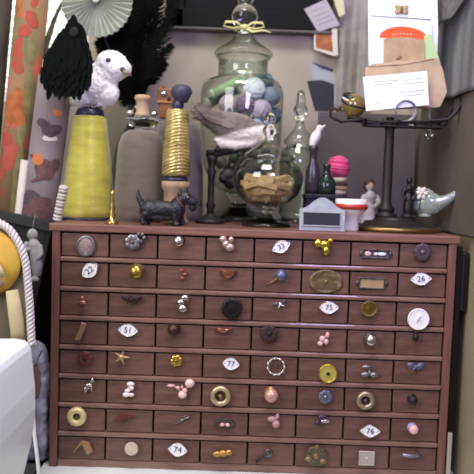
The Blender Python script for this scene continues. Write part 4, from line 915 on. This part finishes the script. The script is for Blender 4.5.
# v runs up the roll from the rim in photo sized units
roll('floral_roll','tall roll of orange and olive floral print paper with red leaves',11,212, 34,-14, 15.5,.215,leaf_mat(),decoA)
bm1 = mat('dark plum bird print','#4b3c42',.85,c2='#5a4850',scale=90); bm2 = mat('rust bird print','#c2713f',.85); bm3 = mat('brown red bird print','#6e4f50',.85,c2='#5b3f42',scale=120); bm4 = mat('white bird print','#cfc8c8',.85)
def decoB(p):
    p(-1,95,9,4.5,bm1,-.5,.0006); p(9,91,9,5,bm1,.35,.0008); p(4,90,7,5,bm1,0,.001); p(6,83,7,3.2,bm4,.1,.0012); p(6,86,5.5,2.6,bm1,.1,.0014)
    p(-8,63,6,1.6,bm3,-.2,.0006); p(5,52,10,10,bm3,.2,.0008); p(13,57,8,6,bm3,.4,.0010); p(-3,61,5.5,5.5,bm2,0,.0012); p(1,43,9,2,bm3,.5,.0014)
    p(-6,22,11,9,bm1,.4,.0006); p(7,15,12,11,bm3,-.3,.0008); p(-8,8,9,8,bm3,0,.001); p(10,108,5,3.5,bm2,0,.0008)
roll('bird_print_roll','lilac grey paper roll printed with dark birds, one with an orange breast',38,221, 56,78, 17,.150,mat('lilac grey paper','#877d80',.85,c2='#776d71',scale=12),decoB)
roll('dark_roll','dark brown roll at the very left, behind the floral roll',-18,212, 1,-14, 12,.255,mat('dark brown paper','#4a4038',.85,c2='#2e2a26',scale=20),None)
roll('white_roll','short thin white paper roll between the floral roll and the bird printed roll',19,212, 25,160, 4,.135,mat('soft white paper','#c3bcb4',.8),None,.2)
# ruffled white cord standing by the yellow cone
Y = .04; b = MB(); A, B_ = at(57,223,Y), at(64,186,Y); A.z = TOP+.001; lace = mat('white lace','#b9b2aa',.9)
for k in range(10): b.torus((A.lerp(B_, (k+.5)/10)-A), .0052, .0032, lace, (.3*(k%2),.2,0), 16, 6)
b.tube([Vector((0,0,0)), B_-A], .004, lace, 8)
tag(b.build('lace_roll', None, A), 'little roll of white ruffled lace left of the yellow cone\'s foot', 'lace')
# hanging grey figure
Y = .035; s = S(Y); st_ = mat('grey stone','#a3a29c',.85,c2='#8a8984',scale=60)
t = thing('hanging_figure', 'small grey stone figure hanging on the front of the black bin', 'ornament', at(32,280,Y))
figure('body', t, s, [('e',0,46,5.5,6,0,0,5),('t',[(0,42,0,3),(2,36,0,6),(4,26,0,6.5),(5,14,0,6),(5,4,0,4)]),('t',[(-4,38,-2,3),(-7,32,-5,2.6),(-2,30,-6,2.4)]),('t',[(8,36,-1,2.8),(10,26,-3,2.4),(6,22,-5,2)]),('e',3,1,5,3,0,-2,4)], st_, .0014, 4, .001)
part('cord', t, lambda b: b.tube([(0,0,50*s),(-1*s,6*s,58*s),(-1*s,.02,66*s)],.5*s,mat('grey cord','#5a5855',.8),6))
# arched plaque with a twisted rope edge
Y = -.12; s = S(Y); pts = [(-34,214),(-14,217),(0,223),(9,228),(16,238),(22,249),(26,262),(28,282),(30,305),(31,330),(32,346)]
W = [at(x,y,Y) for x,y in pts]; cx = W[0].x; bot = W[-1].copy()
R_ = [Vector((w.x-cx,0,w.z)) for w in W]; Lf = [Vector((-p.x,0,p.z)) for p in R_[::-1]][:-1]
full = Lf + R_
t = thing('rope_edged_plaque', 'arched wall plaque with a white twisted rope edge and a yellow bonneted figure', 'plaque', (cx,Y,bot.z))
for w_ in full: w_.z -= bot.z
backm = mat('brown grey plaque','#6d6352',.8,c2='#5a5144',scale=20)
part('back_panel', t, lambda b: b.prism([(p.x,p.z) for p in full], .014, backm, None, .004))
def rope(b):
    # resample, then wind three strands
    Q = []; 
    for a, c in zip(full, full[1:]):
        n = max(1, int((c-a).length/.0016)); Q += [a.lerp(c, i/n) for i in range(n)]
    for _ in range(25): Q = [Q[0]]+[(Q[i-1]+Q[i]*2+Q[i+1])/4 for i in range(1,len(Q)-1)]+[Q[-1]]
    for k in range(3):
        P = []; d_ = 0
        for i, q in enumerate(Q):
            if i: d_ += (Q[i]-Q[i-1]).length
            tn = (Q[min(i+1,len(Q)-1)]-Q[max(i-1,0)]).normalized(); nn = Vector((0,1,0)).cross(tn); a = d_/.0185*2*PI+k*2*PI/3
            P.append(q+nn*.0034*math.cos(a)+Vector((0,.0034*math.sin(a)-.001,0)))
        b.tube(P, .0030, mat('white rope','#cdc8c8',.7), 6)
part('rope_edge', t, rope)
q = lambda x, y, d=0: at(x, y, Y)-Vector((cx, Y-d, bot.z))
yel = mat('yellow painted relief','#d8b743',.7,c2='#c48f3a',scale=14); crm = mat('cream painted relief','#cabb90',.75,c2='#b3a47c',scale=16)
def f(b):
    c = q(-14,262); b.ell(c,(.052,.020,.051),yel,(0,.1,0),36,20)
    for k in range(3): c = q(-6-k*9,290); b.ell(c,(.012,.016,.008),yel)
part('bonnet', t, f)
part('hand', t, lambda b: b.tube([q(-6,256,-.020),q(0,262,-.024),q(5,268,-.024),q(8,275,-.020)],[.006,.006,.005,.003],mat('pale cream relief','#ded3a8',.7),10))
part('face', t, lambda b: b.ell(q(-10,280,-.012),(.024,.010,.014),mat('dull pink relief','#b79f9a',.7)))  # face in one even dull pink
def f(b):
    b.tube([q(-16,288),q(-18,320),q(-19,335),q(-20,343)],[.030,.034,.038,.040],crm,20,flat=.4)
    b.tube([q(12,290),q(16,315),q(18,330),q(19,342)],[.010,.012,.012,.013],crm,14,flat=.6)
part('gown', t, f)
z_ = bot.z; t = thing('wooden_box', 'dark grey box carrying the rope edged plaque, behind the white casing', 'box', (cx-.01,Y+.03,0))
part('box_body', t, lambda b: b.box((0,0,(z_-.012)/2),(.135,.10,z_-.012),gbench,.002)); part('lid', t, lambda b: b.box((0,0,z_-.006),(.14,.105,.0115),gbench,.002))
# grey crumpled bag with brown tag
Y = .03; bagm = mat('grey blue crumpled fabric','#9f9faa',.6,c2='#7c7d86',scale=25,bump=.6,bscale=50); bx = at(32,460,Y).x
b = MB(); b.box((0,0,.055),(.062,.05,.11),bagm,.01); b.ell((.004,0,.12),(.030,.024,.07),bagm); b.ell((.004,0,.175),(.022,.018,.03),bagm)
o = b.build('fabric_bag', None, (bx-.001,Y,0.003)); remesh(o, .003, 3, .012, .02)
tag(o, 'crumpled blue grey fabric bag squeezed beside the cabinet\'s lower left side', 'bag')
p = at(36,382,-.012); b = MB(); b.ell((0,0,0),(.0075,.003,.028),mat('brown leather','#6b5640',.7),(0,.05,0)); b.torus((0,0,0),1,.06,mat('dark brown edge','#4a3a2c',.7),(PI/2,0,0),24,6,None,(.0078,.0285,.01)) ; b.tube([(0,0,.027),(.002,.006,.040),(.004,.020,.048)],.001,iron,6)
tag(b.build('leather_tag', None, p), 'oval brown leather tag hanging in front of the blue grey bag', 'tag')
# white casing and strap at the lower left
Y = -.42; cm = mat('glossy white plastic','#effdf4',.25); P = [(-60,342),(14,342),(20,343),(24.5,346.5),(27,352),(28,360),(31,390),(31.5,412),(30,430),(27,448),(22,470),(14,500)]
W = [at(x,y,Y) for x,y in P]; cx = W[0].x
t = thing('plastic_casing', 'glossy white rounded casing filling the lower left corner in front of the plaque', 'casing', (cx,Y,0))
def f(b):
    L_ = [(w.x-cx, w.z) for w in W]; L_ += [(L_[-1][0]-.02, .0), (0,.0)]
    b.prism(L_, .118, cm, None, -.10, .01)
o = part('shell', t, f); bv = o.modifiers.new('b','BEVEL'); bv.width = .004; bv.segments = 4; bv.limit_method = 'ANGLE'
part('seam', t, lambda b: b.tube([(w.x-cx-.001,.010,w.z+.0006) for w in W], .0007, mat('pale grey seam','#c9d2ce',.5), 6))
Y = -.28; b = MB(); P = [(29.5,386),(32,400),(33,418),(34.5,436),(37,455),(39,474),(40,500)]; W = [at(x,y,Y) for x,y in P]; z0_ = .0
W.append(Vector((W[-1].x+.002, Y, .004))); o0 = Vector((W[-1].x, Y, 0)); b.tube([w-o0 for w in W],[.0018,.0026,.0028,.0024,.0024,.0026,.0026,.0026],mat('white strap','#eef1ee',.5),8)
tag(b.build('white_cable', None, o0), 'white cable hanging down to the right of the white casing', 'cable')
# black panel and white strip between the cabinet and the right wall
t = thing('black_board', 'narrow black board standing between the cabinet and the right wall', 'board', (.3425,.16,0))
part('board_panel', t, lambda b: b.box((0,0,.197),(.010,.30,.394),blackm,.001))
part('hook_block', t, lambda b: b.box((.011,-.12,.335),(.012,.06,.10),blackm,.003))
b = MB(); b.box((0,0,.042),(.0065,.006,.084),mat('greyish white plastic','#a0988a',.5),.001)
tag(b.build('plastic_strip', None, (at(449,460,-.01).x,-.0085,.0)), 'short upright greyish white strip at the cabinet\'s lower right corner', 'strip')

# ------------------------------------------------------------------ light
w = bpy.data.worlds.new('world'); scene.world = w; w.use_nodes = True; n = w.node_tree.nodes; l = w.node_tree.links
bg = n['Background']; tc = n.new('ShaderNodeTexCoord'); sp = n.new('ShaderNodeSeparateXYZ'); cr = n.new('ShaderNodeValToRGB')
l.new(tc.outputs['Generated'], sp.inputs[0]); mr = n.new('ShaderNodeMapRange'); mr.inputs[1].default_value = -1; l.new(sp.outputs['Y'], mr.inputs[0]); l.new(mr.outputs[0], cr.inputs[0])
cr.color_ramp.elements[0].position = .55; cr.color_ramp.elements[0].color = (.30,.29,.29,1); cr.color_ramp.elements[1].position = .9; cr.color_ramp.elements[1].color = (1.5,1.55,1.55,1)
l.new(cr.outputs[0], bg.inputs[0]); bg.inputs[1].default_value = 1.0
def area(name, loc, target, sx, sy, e, c):
    a = bpy.data.lights.new(name, 'AREA'); a.shape = 'RECTANGLE'; a.size = sx; a.size_y = sy; a.energy = e; a.color = c
    o = bpy.data.objects.new(name, a); COL.objects.link(o); o.location = loc; o.rotation_euler = (Vector(target)-Vector(loc)).to_track_quat('-Z','Y').to_euler()
area('window_light', (-1.3,-1.5,1.25), (0,.1,.35), .9, 1.1, 30, (1,.98,.95))
area('ceiling_light', (-.1,-.5,1.75), (0,.1,.4), .6, .4, 17, (1,.96,.92))
area('side_tint_light', (.24,-.75,.86), (.31,.0,.38), .2, .2, 5.0, (.5,.45,1))  # small bluish lamp added to tint the cabinet's upper right purple
vs_ = scene.view_settings; vs_.view_transform = 'Standard'; vs_.look = 'None'; vs_.gamma = 1; vs_.exposure = 0; vs_.use_curve_mapping = False
